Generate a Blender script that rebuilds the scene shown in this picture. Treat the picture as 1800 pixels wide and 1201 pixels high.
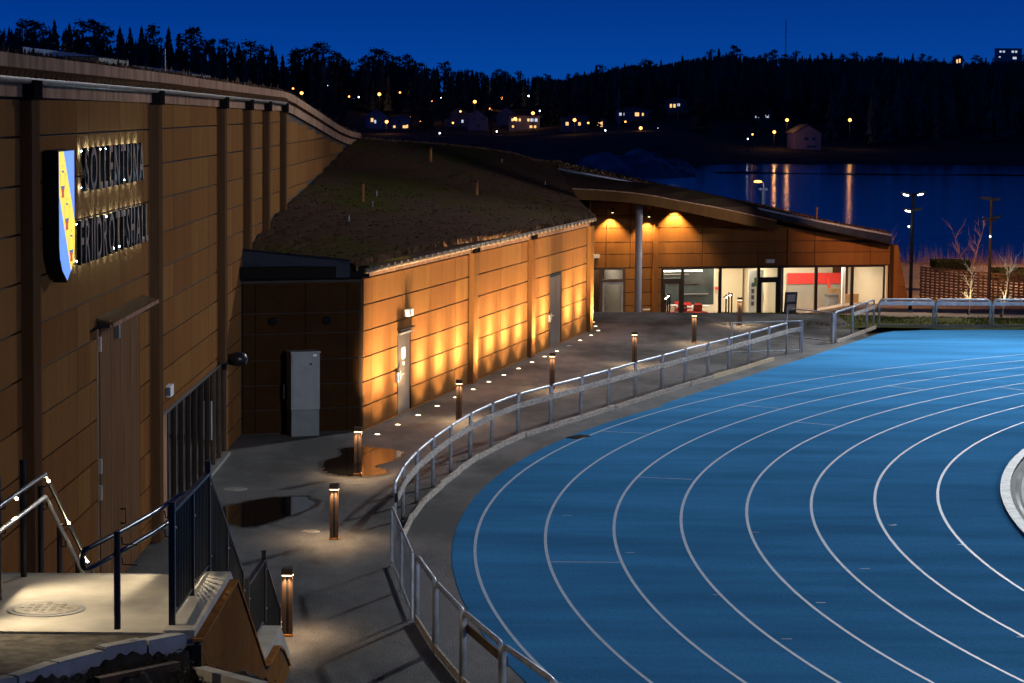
import bpy, bmesh, math, random
import numpy as np
from mathutils import Matrix, Vector
R = math.radians
random.seed(7); rng = np.random.default_rng(7)
for o in list(bpy.data.objects): bpy.data.objects.remove(o)
SC = bpy.context.scene; COL = SC.collection
# ------------------------------------------------------------------ camera
PITCH, ROLL, HC = 0.09184, 0.00919, 7.537
cd = bpy.data.cameras.new('camera'); cam = bpy.data.objects.new('camera', cd); COL.objects.link(cam)
cd.sensor_width = 36.0; cd.lens = 36.0*4453.59/1800.0; cd.clip_start = 0.5; cd.clip_end = 5000
cam.matrix_world = Matrix.Translation((0, 0, HC)) @ Matrix.Rotation(math.pi/2-PITCH, 4, 'X') @ Matrix.Rotation(ROLL, 4, 'Z')
SC.camera = cam
# ------------------------------------------------------------------ dusk sky
w = bpy.data.worlds.new('World'); SC.world = w; w.use_nodes = True
nt = w.node_tree; nt.nodes.clear()
sky = nt.nodes.new('ShaderNodeTexSky'); sky.sky_type = 'NISHITA'; sky.sun_disc = False
sky.sun_elevation = R(4.0); sky.sun_rotation = R(90); sky.air_density = 0.12; sky.dust_density = 0.0; sky.ozone_density = 6.0
mul = nt.nodes.new('ShaderNodeMix'); mul.data_type = 'RGBA'; mul.blend_type = 'MULTIPLY'; mul.inputs[0].default_value = 1.0
mul.inputs[7].default_value = (0.75, 0.92, 0.96, 1)
bg = nt.nodes.new('ShaderNodeBackground'); bg.inputs[1].default_value = 0.088
wo = nt.nodes.new('ShaderNodeOutputWorld')
nt.links.new(sky.outputs[0], mul.inputs[6]); nt.links.new(mul.outputs[2], bg.inputs[0]); nt.links.new(bg.outputs[0], wo.inputs[0])
# ------------------------------------------------------------------ exposure / render settings
vs = SC.view_settings; vs.view_transform = 'Standard'; vs.look = 'None'; vs.gamma = 1.0; vs.exposure = 0.0; vs.use_curve_mapping = False
cy = SC.cycles; cy.use_denoising = True; cy.max_bounces = 6; cy.diffuse_bounces = 3; cy.glossy_bounces = 3; cy.transmission_bounces = 4
cy.transparent_max_bounces = 12; cy.sample_clamp_indirect = 4.0; cy.sample_clamp_direct = 0.0; cy.caustics_reflective = False; cy.caustics_refractive = False
FLOOD = 9000.0
UPL = 1350.0          # recessed wall washers
BOL = 140.0          # bollard lights
# ------------------------------------------------------------------ materials
MATS = {}
def mat(name, col, rough=0.6, metal=0.0, var=0.0, scale=1.0, bump=0.0, bscale=None, col2=None, stretch=(1, 1, 1), spec=0.5, objvar=0.0, coat=0.0, detail=6.0, rvar=0.0, lo=0.35, hi=0.65, grain=0.0, gscale=30.0):
    m = bpy.data.materials.new(name); m.use_nodes = True; t = m.node_tree; n = t.nodes; l = t.links
    b = n['Principled BSDF']; b.inputs['Base Color'].default_value = (*col, 1); b.inputs['Roughness'].default_value = rough
    b.inputs['Metallic'].default_value = metal; b.inputs['Specular IOR Level'].default_value = spec; b.inputs['Coat Weight'].default_value = coat
    if var > 0 or col2 or bump > 0 or objvar > 0 or rvar > 0:
        g = n.new('ShaderNodeNewGeometry'); mp = n.new('ShaderNodeMapping'); mp.inputs['Scale'].default_value = stretch
        l.new(g.outputs['Position'], mp.inputs['Vector'])
        nz = n.new('ShaderNodeTexNoise'); nz.inputs['Scale'].default_value = scale; nz.inputs['Detail'].default_value = detail; nz.inputs['Roughness'].default_value = 0.6
        l.new(mp.outputs[0], nz.inputs['Vector'])
        rp = n.new('ShaderNodeMapRange'); rp.inputs[1].default_value = lo; rp.inputs[2].default_value = hi
        l.new(nz.outputs['Fac'], rp.inputs[0])
        c2 = col2 or tuple(c*(1-var) for c in col); c1 = col if col2 else tuple(c*(1+var*0.6) for c in col)
        mx = n.new('ShaderNodeMix'); mx.data_type = 'RGBA'; mx.inputs[6].default_value = (*c1, 1); mx.inputs[7].default_value = (*c2, 1)
        l.new(rp.outputs[0], mx.inputs[0]); out = mx.outputs[2]
        if objvar > 0:
            oi = n.new('ShaderNodeObjectInfo'); mr = n.new('ShaderNodeMapRange'); mr.inputs[3].default_value = 1-objvar; mr.inputs[4].default_value = 1+objvar
            l.new(oi.outputs['Random'], mr.inputs[0]); hs = n.new('ShaderNodeHueSaturation'); l.new(mr.outputs[0], hs.inputs['Value']); l.new(out, hs.inputs['Color'])
            mr2 = n.new('ShaderNodeMapRange'); mr2.inputs[3].default_value = 0.496; mr2.inputs[4].default_value = 0.504; l.new(oi.outputs['Random'], mr2.inputs[0]); l.new(mr2.outputs[0], hs.inputs['Hue'])
            out = hs.outputs[0]
        if grain > 0:
            ng = n.new('ShaderNodeTexNoise'); ng.inputs['Scale'].default_value = gscale; ng.inputs['Detail'].default_value = 2; l.new(g.outputs['Position'], ng.inputs['Vector'])
            gr = n.new('ShaderNodeMapRange'); gr.inputs[1].default_value = 0.3; gr.inputs[2].default_value = 0.7; gr.inputs[3].default_value = 1-grain; gr.inputs[4].default_value = 1+grain; l.new(ng.outputs['Fac'], gr.inputs[0])
            hv = n.new('ShaderNodeHueSaturation'); l.new(gr.outputs[0], hv.inputs['Value']); l.new(out, hv.inputs['Color']); out = hv.outputs[0]
        l.new(out, b.inputs['Base Color'])
        if rvar > 0:
            rr = n.new('ShaderNodeMapRange'); rr.inputs[3].default_value = rough-rvar; rr.inputs[4].default_value = rough+rvar; l.new(rp.outputs[0], rr.inputs[0]); l.new(rr.outputs[0], b.inputs['Roughness'])
        if bump > 0:
            nb = n.new('ShaderNodeTexNoise'); nb.inputs['Scale'].default_value = bscale or scale*4; nb.inputs['Detail'].default_value = 4; l.new(mp.outputs[0], nb.inputs['Vector'])
            bp = n.new('ShaderNodeBump'); bp.inputs['Strength'].default_value = bump; bp.inputs['Distance'].default_value = 0.02
            l.new(nb.outputs['Fac'], bp.inputs['Height']); l.new(bp.outputs[0], b.inputs['Normal'])
    MATS[name] = m; return m
def emit(name, col, s):
    m = bpy.data.materials.new(name); m.use_nodes = True; b = m.node_tree.nodes['Principled BSDF']
    b.inputs['Base Color'].default_value = (*[min(1, c) for c in col], 1); b.inputs['Emission Color'].default_value = (*col, 1); b.inputs['Emission Strength'].default_value = s
    MATS[name] = m; return m
def glassmat(name, refl=0.12, tint=(1, 1, 1), rough=0.02):
    m = bpy.data.materials.new(name); m.use_nodes = True; t = m.node_tree; n = t.nodes; n.clear()
    o = n.new('ShaderNodeOutputMaterial'); mx = n.new('ShaderNodeMixShader'); tr = n.new('ShaderNodeBsdfTransparent'); gl = n.new('ShaderNodeBsdfGlossy')
    tr.inputs[0].default_value = (*tint, 1); gl.inputs['Roughness'].default_value = rough
    fr = n.new('ShaderNodeFresnel'); fr.inputs[0].default_value = 1.5; ma = n.new('ShaderNodeMath'); ma.operation = 'ADD'; ma.inputs[1].default_value = refl-0.04; ma.use_clamp = True
    t.links.new(fr.outputs[0], ma.inputs[0]); t.links.new(ma.outputs[0], mx.inputs[0]); t.links.new(tr.outputs[0], mx.inputs[1]); t.links.new(gl.outputs[0], mx.inputs[2]); t.links.new(mx.outputs[0], o.inputs[0])
    MATS[name] = m; return m
mat('corten', (0.228, 0.100, 0.034), 0.6, 0.0, 0.11, 1.1, 0.06, 30, stretch=(2.5, 2.5, 0.3), objvar=0.09, spec=0.0, grain=0.05, gscale=14)
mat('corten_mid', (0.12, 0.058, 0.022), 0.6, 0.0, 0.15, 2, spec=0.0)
mat('black_matte', (0.010, 0.009, 0.009), 0.7, spec=0.0)
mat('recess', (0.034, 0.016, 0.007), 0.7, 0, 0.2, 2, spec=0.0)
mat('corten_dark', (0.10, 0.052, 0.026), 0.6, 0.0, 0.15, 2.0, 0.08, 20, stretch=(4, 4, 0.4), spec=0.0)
mat('corten_cap', (0.40, 0.17, 0.055), 0.6, 0.0, 0.25, 3.0, 0.1, 25, objvar=0.1, spec=0.0)
mat('backing', (0.022, 0.012, 0.007), 0.8, var=0.3, scale=3)
mat('gutter', (0.17, 0.13, 0.10), 0.55, 0.2, 0.3, 4, 0.05, 20, spec=0.2)
mat('flashing', (0.38, 0.215, 0.135), 0.6, 0.0, 0.35, 3.0, 0.05, 20, stretch=(1, 1, 0.3), objvar=0.08, spec=0.0)
mat('black_steel', (0.018, 0.018, 0.02), 0.32, 0.3, 0.3, 5, spec=0.5)
mat('dark_flash', (0.03, 0.035, 0.045), 0.3, 0.5, 0.3, 3)
mat('galv', (0.50, 0.54, 0.60), 0.42, 0.40, 0.25, 6, 0.04, 40, objvar=0.06, spec=0.5)
mat('oldboard', (0.60, 0.53, 0.45), 0.75, 0, 0.5, 6, 0.25, 30, col2=(0.30, 0.25, 0.21), stretch=(1, 1, 5), objvar=0.12, lo=0.45, hi=0.62)
mat('newboard', (0.66, 0.52, 0.34), 0.7, 0, 0.2, 8, 0.1, 30, stretch=(1, 1, 4), objvar=0.05)
mat('sedum', (0.060, 0.036, 0.026), 0.95, 0, 0.4, 0.30, 0.9, 9, col2=(0.048, 0.044, 0.014), stretch=(1, 0.35, 1), spec=0.0, lo=0.48, hi=0.68)
mat('sedum_tuft', (0.16, 0.09, 0.05), 0.95, 0, 0.5, 1.5, spec=0.1)
mat('asphalt', (0.104, 0.102, 0.100), 0.62, 0, 0.62, 0.42, 0.6, 55, spec=0.25, rvar=0.12, detail=12, stretch=(0.8, 0.35, 1), grain=0.34, gscale=24, lo=0.42, hi=0.60)
mat('asphalt_dark', (0.075, 0.073, 0.072), 0.72, 0, 0.3, 0.8, 0.6, 60, spec=0.3, detail=10)
mat('damp', (0.040, 0.039, 0.038), 0.40, 0, 0.3, 1.5, 0.4, 50, spec=0.4)
mat('puddle', (0.010, 0.010, 0.011), 0.04, 0, 0, 1, 0.03, 3, spec=0.6)
mat('track', (0.058, 0.248, 0.520), 0.8, 0, 0.24, 0.35, 0.2, 130, spec=0.0, stretch=(0.4, 1.6, 1), rvar=0.05, detail=9, grain=0.13, gscale=20)
mat('line', (0.48, 0.62, 0.78), 0.55, 0, 0.12, 5, spec=0.3)
mat('kerbwhite', (0.26, 0.27, 0.28), 0.6, 0, 0.35, 5, 0.15, 30, detail=8)
mat('infield', (0.24, 0.25, 0.25), 0.7, 0, 0.2, 1.5, 0.2, 30)
mat('concrete', (0.46, 0.42, 0.35), 0.75, 0, 0.22, 1.6, 0.2, 40, detail=9, stretch=(1, 1, 1))
mat('cover_iron', (0.36, 0.32, 0.26), 0.6, 0.1, 0.3, 14, 0.3, 40)
mat('concrete_grey', (0.36, 0.36, 0.36), 0.8, 0, 0.25, 3, 0.2, 40, objvar=0.08, detail=9)
mat('soil', (0.040, 0.030, 0.022), 0.95, 0, 0.6, 2.5, 0.9, 12, col2=(0.095, 0.075, 0.055), spec=0.15, detail=10)
mat('gravel', (0.10, 0.088, 0.072), 0.9, 0, 0.5, 7, 0.8, 40, spec=0.2, detail=8)
mat('drygrass', (0.16, 0.12, 0.05), 0.9, 0, 0.5, 3, spec=0.1)
mat('lawn', (0.075, 0.085, 0.022), 0.9, 0, 0.4, 1.2, 0.6, 30, spec=0.15)
mat('lawnblade', (0.09, 0.10, 0.025), 0.8, 0, 0.5, 0.8, spec=0.15)
mat('terrain', (0.085, 0.085, 0.065), 0.95, 0, 0.5, 0.05, spec=0.1)
mat('prom', (0.30, 0.22, 0.17), 0.9, 0, 0.2, 0.8, 0.2, 20, spec=0.2)
mat('rock', (0.30, 0.31, 0.33), 0.9, 0, 0.55, 0.12, 0.5, 0.8, spec=0.2, detail=8)
mat('bollard', (0.085, 0.048, 0.028), 0.45, 0.35, 0.2, 8)
mat('cabinet', (0.20, 0.215, 0.235), 0.5, 0.1, 0.12, 3, 0.03, 20)
mat('cabinet_low', (0.12, 0.135, 0.15), 0.5, 0.1, 0.12, 3)
mat('doorsteel', (0.24, 0.19, 0.16), 0.32, 0.75, 0.2, 3, 0.03, 10, stretch=(3, 3, 0.3))
mat('door_board', (0.165, 0.078, 0.034), 0.5, 0.15, 0.25, 3, 0.05, 20, stretch=(3, 3, 0.25), objvar=0.08, spec=0.0)
mat('white', (0.78, 0.78, 0.76), 0.5)
mat('pillar', (0.60, 0.58, 0.60), 0.4, 0, 0.05, 3)
mat('frame_dark', (0.035, 0.022, 0.016), 0.4, 0.3, 0.2, 5)
mat('frame_brown', (0.10, 0.065, 0.045), 0.4, 0.3, 0.2, 5)
mat('alu', (0.62, 0.60, 0.56), 0.3, 0.7, 0.1, 5)
mat('cream', (0.74, 0.64, 0.46), 0.8, 0, 0.06, 1.0)
mat('greywall', (0.34, 0.30, 0.24), 0.8, 0, 0.1, 1.0)
mat('darkroom', (0.045, 0.055, 0.05), 0.6, 0, 0.5, 1.2)
mat('red', (0.72, 0.04, 0.03), 0.5)
mat('tabletop', (0.8, 0.76, 0.7), 0.35)
mat('plywood', (0.42, 0.27, 0.13), 0.7, 0, 0.2, 3)
mat('green', (0.02, 0.16, 0.07), 0.5)
mat('paper', (0.75, 0.74, 0.70), 0.8)
mat('print', (0.10, 0.10, 0.11), 0.8)
mat('timber', (0.10, 0.055, 0.028), 0.8, 0, 0.4, 6, 0.1, 30, objvar=0.25)
mat('hedge', (0.035, 0.050, 0.014), 0.9, 0, 0.5, 3, spec=0.1)
mat('birch', (0.55, 0.50, 0.40), 0.8, 0, 0.3, 9)
mat('bark_pink', (0.22, 0.12, 0.09), 0.9, 0, 0.3, 6)
mat('lamp_pole', (0.03, 0.03, 0.03), 0.6, 0.2)
mat('wire', (0.10, 0.11, 0.12), 0.5, 0.4)
mat('bark', (0.05, 0.035, 0.028), 0.9, 0, 0.3, 2)
mat('needles', (0.090, 0.120, 0.090), 0.95, 0, 0.5, 0.25, spec=0.05)
mat('needles_pine', (0.085, 0.110, 0.080), 0.95, 0, 0.5, 0.25, spec=0.05)
mat('house_white', (0.40, 0.42, 0.45), 0.8, 0, 0.1, 0.4)
mat('house_grey', (0.22, 0.24, 0.27), 0.8, 0, 0.1, 0.4)
mat('house_red', (0.30, 0.10, 0.07), 0.8, 0, 0.1, 0.4)
mat('house_pink', (0.60, 0.42, 0.36), 0.8, 0, 0.1, 0.4)
mat('roof_dark', (0.05, 0.05, 0.055), 0.7, 0, 0.2, 0.4)
mat('roof_pale', (0.20, 0.22, 0.25), 0.6, 0, 0.2, 0.4)
mat('panedark', (0.02, 0.025, 0.03), 0.15)
mat('letter', (0.006, 0.006, 0.007), 0.6, spec=0.05)
mat('letter_face', (0.38, 0.27, 0.20), 0.6, spec=0.0)
mat('skylight', (0.12, 0.16, 0.22), 0.3, 0.3)
emit('e_up', (1.0, 0.82, 0.52), 9.0); emit('e_bol', (1.0, 0.62, 0.30), 14.0); emit('e_led', (1.0, 0.80, 0.45), 60.0)
emit('e_halo', (0.46, 0.74, 1.0), 95.0); emit('e_white', (0.85, 0.93, 1.0), 9.0); emit('e_blue', (0.10, 0.26, 0.85), 1.15); emit('e_yellow', (0.95, 0.66, 0.03), 1.1)
emit('e_red', (0.60, 0.05, 0.03), 0.7); emit('e_bluedark', (0.05, 0.16, 0.40), 0.5)
emit('e_sodium', (1.0, 0.33, 0.06), 7.0); emit('e_warmwin', (1.0, 0.55, 0.20), 1.3); emit('e_coldwin', (0.70, 0.82, 1.0), 0.8); emit('e_cold', (0.9, 0.95, 1.0), 8.0)
emit('e_flood', (1.0, 0.93, 0.82), 40.0); emit('e_tube', (1.0, 0.93, 0.8), 5.0); emit('e_spot', (1.0, 0.85, 0.5), 6.0)
glassmat('glass', 0.07); glassmat('glass_dark', 0.16, (0.55, 0.62, 0.66))
# water
m = mat('water', (0.010, 0.085, 0.240), 0.12, 0, 0, 1, spec=1.0)
t = m.node_tree; g = t.nodes.new('ShaderNodeNewGeometry'); mp = t.nodes.new('ShaderNodeMapping'); mp.inputs['Scale'].default_value = (0.35, 1.0, 1)
n1 = t.nodes.new('ShaderNodeTexNoise'); n1.inputs['Scale'].default_value = 0.55; n1.inputs['Detail'].default_value = 4
bp = t.nodes.new('ShaderNodeBump'); bp.inputs['Strength'].default_value = 0.5; bp.inputs['Distance'].default_value = 0.30
t.links.new(g.outputs['Position'], mp.inputs['Vector']); t.links.new(mp.outputs[0], n1.inputs['Vector']); t.links.new(n1.outputs['Fac'], bp.inputs['Height']); t.links.new(bp.outputs[0], t.nodes['Principled BSDF'].inputs['Normal'])

# ------------------------------------------------------------------ helpers
WM = {}
def reg(o, parent=None, M=None):
    COL.objects.link(o); M = M or Matrix.Identity(4)
    o.matrix_basis = M; WM[o.name] = M
    if parent is not None:
        o.parent = parent; o.matrix_parent_inverse = WM[parent.name].inverted()
    return o
def tag(o, label=None, cat=None, group=None, kind=None):
    if label: o['label'] = label
    if cat: o['category'] = cat
    if group: o['group'] = group
    if kind: o['kind'] = kind
    return o
def thing(name, label, cat, loc=(0, 0, 0), rz=0.0, group=None):
    o = bpy.data.objects.new(name, None); o.empty_display_size = 0.2
    reg(o, None, Matrix.Translation(loc) @ Matrix.Rotation(rz, 4, 'Z')); return tag(o, label, cat, group)
class MB:
    def __init__(s): s.v = []; s.f = []
    def add(s, v, f):
        k = len(s.v); s.v += [tuple(p) for p in v]; s.f += [tuple(i+k for i in q) for q in f]; return s
    def box(s, c, d, M=None):
        x, y, z = c; a, b, h = d[0]/2, d[1]/2, d[2]/2
        v = [Vector((i*a, j*b, k*h)) for k in (-1, 1) for j in (-1, 1) for i in (-1, 1)]
        if M is not None: v = [M @ p for p in v]
        return s.add([(p.x+x, p.y+y, p.z+z) for p in v], [(0, 2, 3, 1), (4, 5, 7, 6), (0, 1, 5, 4), (2, 6, 7, 3), (0, 4, 6, 2), (1, 3, 7, 5)])
    def tube(s, pts, r, n=8, caps=True):
        P = [Vector(p) for p in pts]; m = len(P); rr = r if isinstance(r, (list, tuple)) else [r]*m
        T = []
        for i in range(m):
            a = P[i]-P[i-1] if i else P[1]-P[0]; b = P[i+1]-P[i] if i < m-1 else P[-1]-P[-2]
            t = a.normalized()+b.normalized(); T.append(t.normalized() if t.length > 1e-6 else b.normalized())
        up = Vector((0, 0, 1)) if abs(T[0].z) < 0.9 else Vector((1, 0, 0))
        N = (up-T[0]*up.dot(T[0])).normalized(); vs_ = []
        for i in range(m):
            N = (N-T[i]*N.dot(T[i])).normalized(); B = T[i].cross(N)
            for k in range(n):
                a = 2*math.pi*k/n; p = P[i]+(N*math.cos(a)+B*math.sin(a))*rr[i]; vs_.append(tuple(p))
        f = [(i*n+k, i*n+(k+1) % n, (i+1)*n+(k+1) % n, (i+1)*n+k) for i in range(m-1) for k in range(n)]
        if caps: f += [tuple(range(n-1, -1, -1)), tuple(range((m-1)*n, m*n))]
        return s.add(vs_, f)
    def prism(s, poly, z0, z1):
        n = len(poly); v = [(x, y, z0) for x, y in poly]+[(x, y, z1) for x, y in poly]
        return s.add(v, [tuple(range(n-1, -1, -1)), tuple(range(n, 2*n))]+[(i, (i+1) % n, n+(i+1) % n, n+i) for i in range(n)])
    def lathe(s, prof, c, n=16):
        m = len(prof); v = [(c[0]+r*math.cos(2*math.pi*k/n), c[1]+r*math.sin(2*math.pi*k/n), c[2]+z) for r, z in prof for k in range(n)]
        f = [(i*n+k, i*n+(k+1) % n, (i+1)*n+(k+1) % n, (i+1)*n+k) for i in range(m-1) for k in range(n)]
        return s.add(v, f+[tuple(range(n-1, -1, -1)), tuple(range((m-1)*n, m*n))])
    def build(s, name, mt, parent=None, smooth=False, M=None):
        me = bpy.data.meshes.new(name); me.from_pydata(s.v, [], s.f); me.update()
        if mt: me.materials.append(MATS[mt])
        if smooth: me.polygons.foreach_set('use_smooth', [True]*len(me.polygons))
        return reg(bpy.data.objects.new(name, me), parent, M)
CUBES = {}
def cube(mt):
    if mt not in CUBES:
        b = MB().box((0, 0, 0), (1, 1, 1)); me = bpy.data.meshes.new('piece'); me.from_pydata(b.v, [], b.f); me.materials.append(MATS[mt]); CUBES[mt] = me
    return CUBES[mt]
def box(name, c, d, mt, parent=None, rz=0.0, M=None):
    M = Matrix.Translation(c) @ (M or Matrix.Rotation(rz, 4, 'Z')) @ Matrix.Diagonal((*d, 1))
    return reg(bpy.data.objects.new(name, cube(mt)), parent, M)
def struct(o): o['kind'] = 'structure'; return o
def dup(root, M, label=None):
    r = root.copy(); COL.objects.link(r); r.matrix_basis = M
    if label: r['label'] = label
    for ch in list(root.children):
        if ch.type == 'LIGHT': continue
        c = ch.copy(); COL.objects.link(c); c.parent = r; c.matrix_parent_inverse = ch.matrix_parent_inverse.copy()
        for g_ in list(ch.children):
            d = g_.copy(); COL.objects.link(d); d.parent = c; d.matrix_parent_inverse = g_.matrix_parent_inverse.copy()
    return r
def light(kind, name, loc, target, power, col, parent=None, size=0.05, angle=90, blend=0.5):
    ld = bpy.data.lights.new(name, kind); ld.energy = power; ld.color = col
    if kind == 'SPOT': ld.spot_size = R(angle); ld.spot_blend = blend; ld.shadow_soft_size = size
    elif kind == 'POINT': ld.shadow_soft_size = size
    elif kind == 'AREA': ld.shape = 'RECTANGLE'; ld.size = size[0]; ld.size_y = size[1]
    o = bpy.data.objects.new(name, ld); d = Vector(target)-Vector(loc)
    return reg(o, parent, Matrix.Translation(loc) @ d.to_track_quat('-Z', 'Y').to_matrix().to_4x4())
def ordn(n):
    a = ['first', 'second', 'third', 'fourth', 'fifth', 'sixth', 'seventh', 'eighth', 'ninth', 'tenth', 'eleventh', 'twelfth', 'thirteenth', 'fourteenth', 'fifteenth', 'sixteenth', 'seventeenth', 'eighteenth', 'nineteenth']
    if n < 20: return a[n-1]
    t_ = {2: 'twent', 3: 'thirt', 4: 'fort', 5: 'fift', 6: 'sixt'}[n//10]; return t_+'ieth' if n % 10 == 0 else t_+'y-'+a[n % 10-1]
def lerp(tab, x):
    return float(np.interp(x, [a for a, b in tab], [b for a, b in tab]))
def ring(name, cx, cy_, r0, r1, a0, a1, z, mt, parent=None, n=360, h=0.0):
    b = MB(); v = []; f = []
    for i in range(n+1):
        a = a0+(a1-a0)*i/n
        for r in (r0, r1): v.append((cx+r*math.cos(a), cy_+r*math.sin(a), z))
    f = [(2*i, 2*i+2, 2*i+3, 2*i+1) for i in range(n)]
    if h > 0:
        k = len(v); v += [(x, y, z-h) for x, y, _ in v]
        f += [(2*i, k+2*i, k+2*i+2, 2*i+2) for i in range(n)]+[(2*i+3, k+2*i+3, k+2*i+1, 2*i+1) for i in range(n)]
    return b.add(v, f).build(name, mt, parent)
# ================================================================== THE SETTING
TC = (45.655, 43.438)                       # centre of the bend
def lawnz(y): return lerp([(88, 0), (94, -0.12), (117, -1.85), (119, -2.5), (130, -3.0)], y)
def promz(y): return lerp([(88, 0), (93, -0.05), (112, -1.28), (130, -2.02), (170, -2.75), (196, -4.0), (210, -6)], y)
def rampz(y): return lerp([(94, 0), (95.5, -0.10), (113, -2.45), (120, -2.47)], y)
def groundz(x, y):
    k = min(1, max(0, (x-12.5)/3.0)); return lawnz(y)*(1-k)+promz(y)*k
LAKE = -4.3
def shore(u): return lerp([(-0.05, 300), (0.0, 400), (0.02, 430), (0.068, 470), (0.082, 561), (0.3, 575)], u)
def terrain(x, y):
    u = x/max(y, 1)
    if y < 88: return -0.15
    if y <= 120: return min(lawnz(y), rampz(y) if x < 9.5 else 9, groundz(x, y))-0.15
    near = lerp([(120, -2.9), (170, -2.95), (196, -4.2), (215, -7.5)], y)
    if u < -0.03: near = lerp([(120, -2.9), (200, -2.0), (300, -2.0)], y)
    s = shore(u); d = y-s
    if d < 0: return near if (u < -0.03 or y < 230) else -7.5
    left = lerp([(300, -4.4 if u > -0.03 else -2.4), (430, -4.2 if u > -0.03 else -2.4), (560, -2.4), (790, 0.7), (870, 4.5), (960, 9.0), (1150, 10), (1800, 0)], y)+lerp([(-0.22, 12), (-0.10, 3), (-0.05, 0)], u)*lerp([(700, 0), (940, 1)], y)
    right = lerp([(0, -4.4), (20, -3.2), (60, -1.6), (200, 3.0), (450, 12.0), (700, 22.0), (900, 22), (1600, 0)], d)+lerp([(0.15, 0), (0.20, 6.0), (0.3, 7.0)], u)*lerp([(60, 0), (400, 1)], d)
    k = min(1, max(0, (u-0.0)/0.085)); z = left*(1-k)+right*k
    return z+0.6*math.sin(x*0.05+y*0.03)*min(1, d/60)
us = np.linspace(-0.62, 0.62, 125); ysl = list(range(6, 88, 8))+[88, 90, 93, 96, 100, 105, 110, 114, 118, 121, 125, 130]+list(range(140, 300, 10))+list(range(300, 700, 8))+list(range(700, 1500, 25))+[1600, 1800, 2300]
vv = []; ff = []
for y in ysl:
    for u in us: vv.append((u*y, y, terrain(u*y, y)))
nu = len(us)
for j in range(len(ysl)-1):
    for i in range(nu-1): ff.append((j*nu+i, j*nu+i+1, (j+1)*nu+i+1, (j+1)*nu+i))
struct(MB().add(vv, ff).build('ground', 'terrain', None, True))
struct(MB().add([(-260, 150, LAKE), (420, 150, LAKE), (420, 760, LAKE), (-260, 760, LAKE)], [(0, 1, 2, 3)]).build('lake', 'water'))
# bare rock shore across the water
v = []; f = []; nx, ny = 60, 26
for j in range(ny):
    for i in range(nx):
        px = 985+(1225-985)*i/(nx-1); y = 440+60*j/(ny-1); x = (px-900)/4453.6*y
        h = 4.6*math.sin(math.pi*min(1, j/(ny-1)*0.75+0.02))*max(0, math.sin(math.pi*i/(nx-1)))**0.6*(0.85+0.16*math.sin(i*0.31+j*.2)+0.07*math.sin(i*0.9+j*0.6))
        v.append((x, y, LAKE-0.4+h+0.22*random.random()))
f = [(j*nx+i, j*nx+i+1, (j+1)*nx+i+1, (j+1)*nx+i) for j in range(ny-1) for i in range(nx-1)]
struct(MB().add(v, f).build('rock_shore', 'rock'))
# low dark spit lying in the water near the far shore
v = []; f = []
for i in range(41):
    x = 38+i*2.6; hgt = 0.14+0.10*math.sin(i*0.7)
    for dy, hz in ((0, -0.3), (4, hgt), (9, hgt), (13, -0.3)): v.append((x, 472+dy+2*math.sin(i*0.4), LAKE+hz))
f = [(4*i+k, 4*i+4+k, 4*i+5+k, 4*i+1+k) for i in range(40) for k in range(3)]
struct(MB().add(v, f).build('spit', 'terrain'))
# asphalt: flat apron and the ramp that drops towards the pavilion
struct(MB().add([(-6.6, 18, 0), (0.5, 18, 0), (12, 18, 0), (12, 94, 0), (-6.6, 94, 0)], [(0, 1, 2, 3, 4)]).build('asphalt_path', 'asphalt'))
v = []; f = []; ry = [94, 94.7, 95.5, 97, 100, 105, 110, 113, 119.5]
for y in ry:
    for x in (-6.6, 2.5, 6.0, lerp([(94, 9.0), (100, 8.9), (119.5, 8.9)], y)): v.append((x, y, rampz(y)))
f = [(4*j+i, 4*j+i+1, 4*j+i+5, 4*j+i+4) for j in range(len(ry)-1) for i in range(3)]
struct(MB().add(v, f).build('path_ramp', 'asphalt', None, True))
# lawn
v = []; f = []; lx = np.linspace(8.3, 60, 54); ly = [87.9, 88.6, 89.5, 91, 92.5, 94, 96, 99, 102, 106, 110, 114, 117.2]
for y in ly:
    for x in lx:
        xx = max(x, lerp([(88, 10.2), (91, 8.6), (94, 8.3), (97, 8.95), (120, 8.95)], y)); lim = lerp([(12.5, 117.2), (14, 97), (16, 94.2), (60, 94.0)], xx)
        yy = min(y, lim); v.append((xx, yy, groundz(xx, yy)+0.03+0.05*math.sin(xx*1.3)*math.sin(yy*0.9)))
nx = len(lx); f = [(j*nx+i, j*nx+i+1, (j+1)*nx+i+1, (j+1)*nx+i) for j in range(len(ly)-1) for i in range(nx-1)]
lawn = struct(MB().add(v, f).build('lawn', 'lawn', None, True))
b = MB()
for _ in range(16000):
    x = random.uniform(9.2, 24); y = random.uniform(88.9, 97 if x > 13 else 117)
    if x > 14 and y > 94: continue
    if y < 91 and x < 10.4: continue
    z = groundz(x, y)+0.0; a = random.random()*6.28; h = random.uniform(0.05, 0.13); dx, dy = math.cos(a)*0.018, math.sin(a)*0.018; lx_, ly_ = random.uniform(-.05, .05), random.uniform(-.05, .05)
    b.add([(x-dx, y-dy, z), (x+dx, y+dy, z), (x+lx_, y+ly_, z+h)], [(0, 1, 2)])
tag(b.build('lawn_grass', 'lawnblade'), 'short olive green grass of the lawn behind the far fence', 'grass', kind='stuff')
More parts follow.
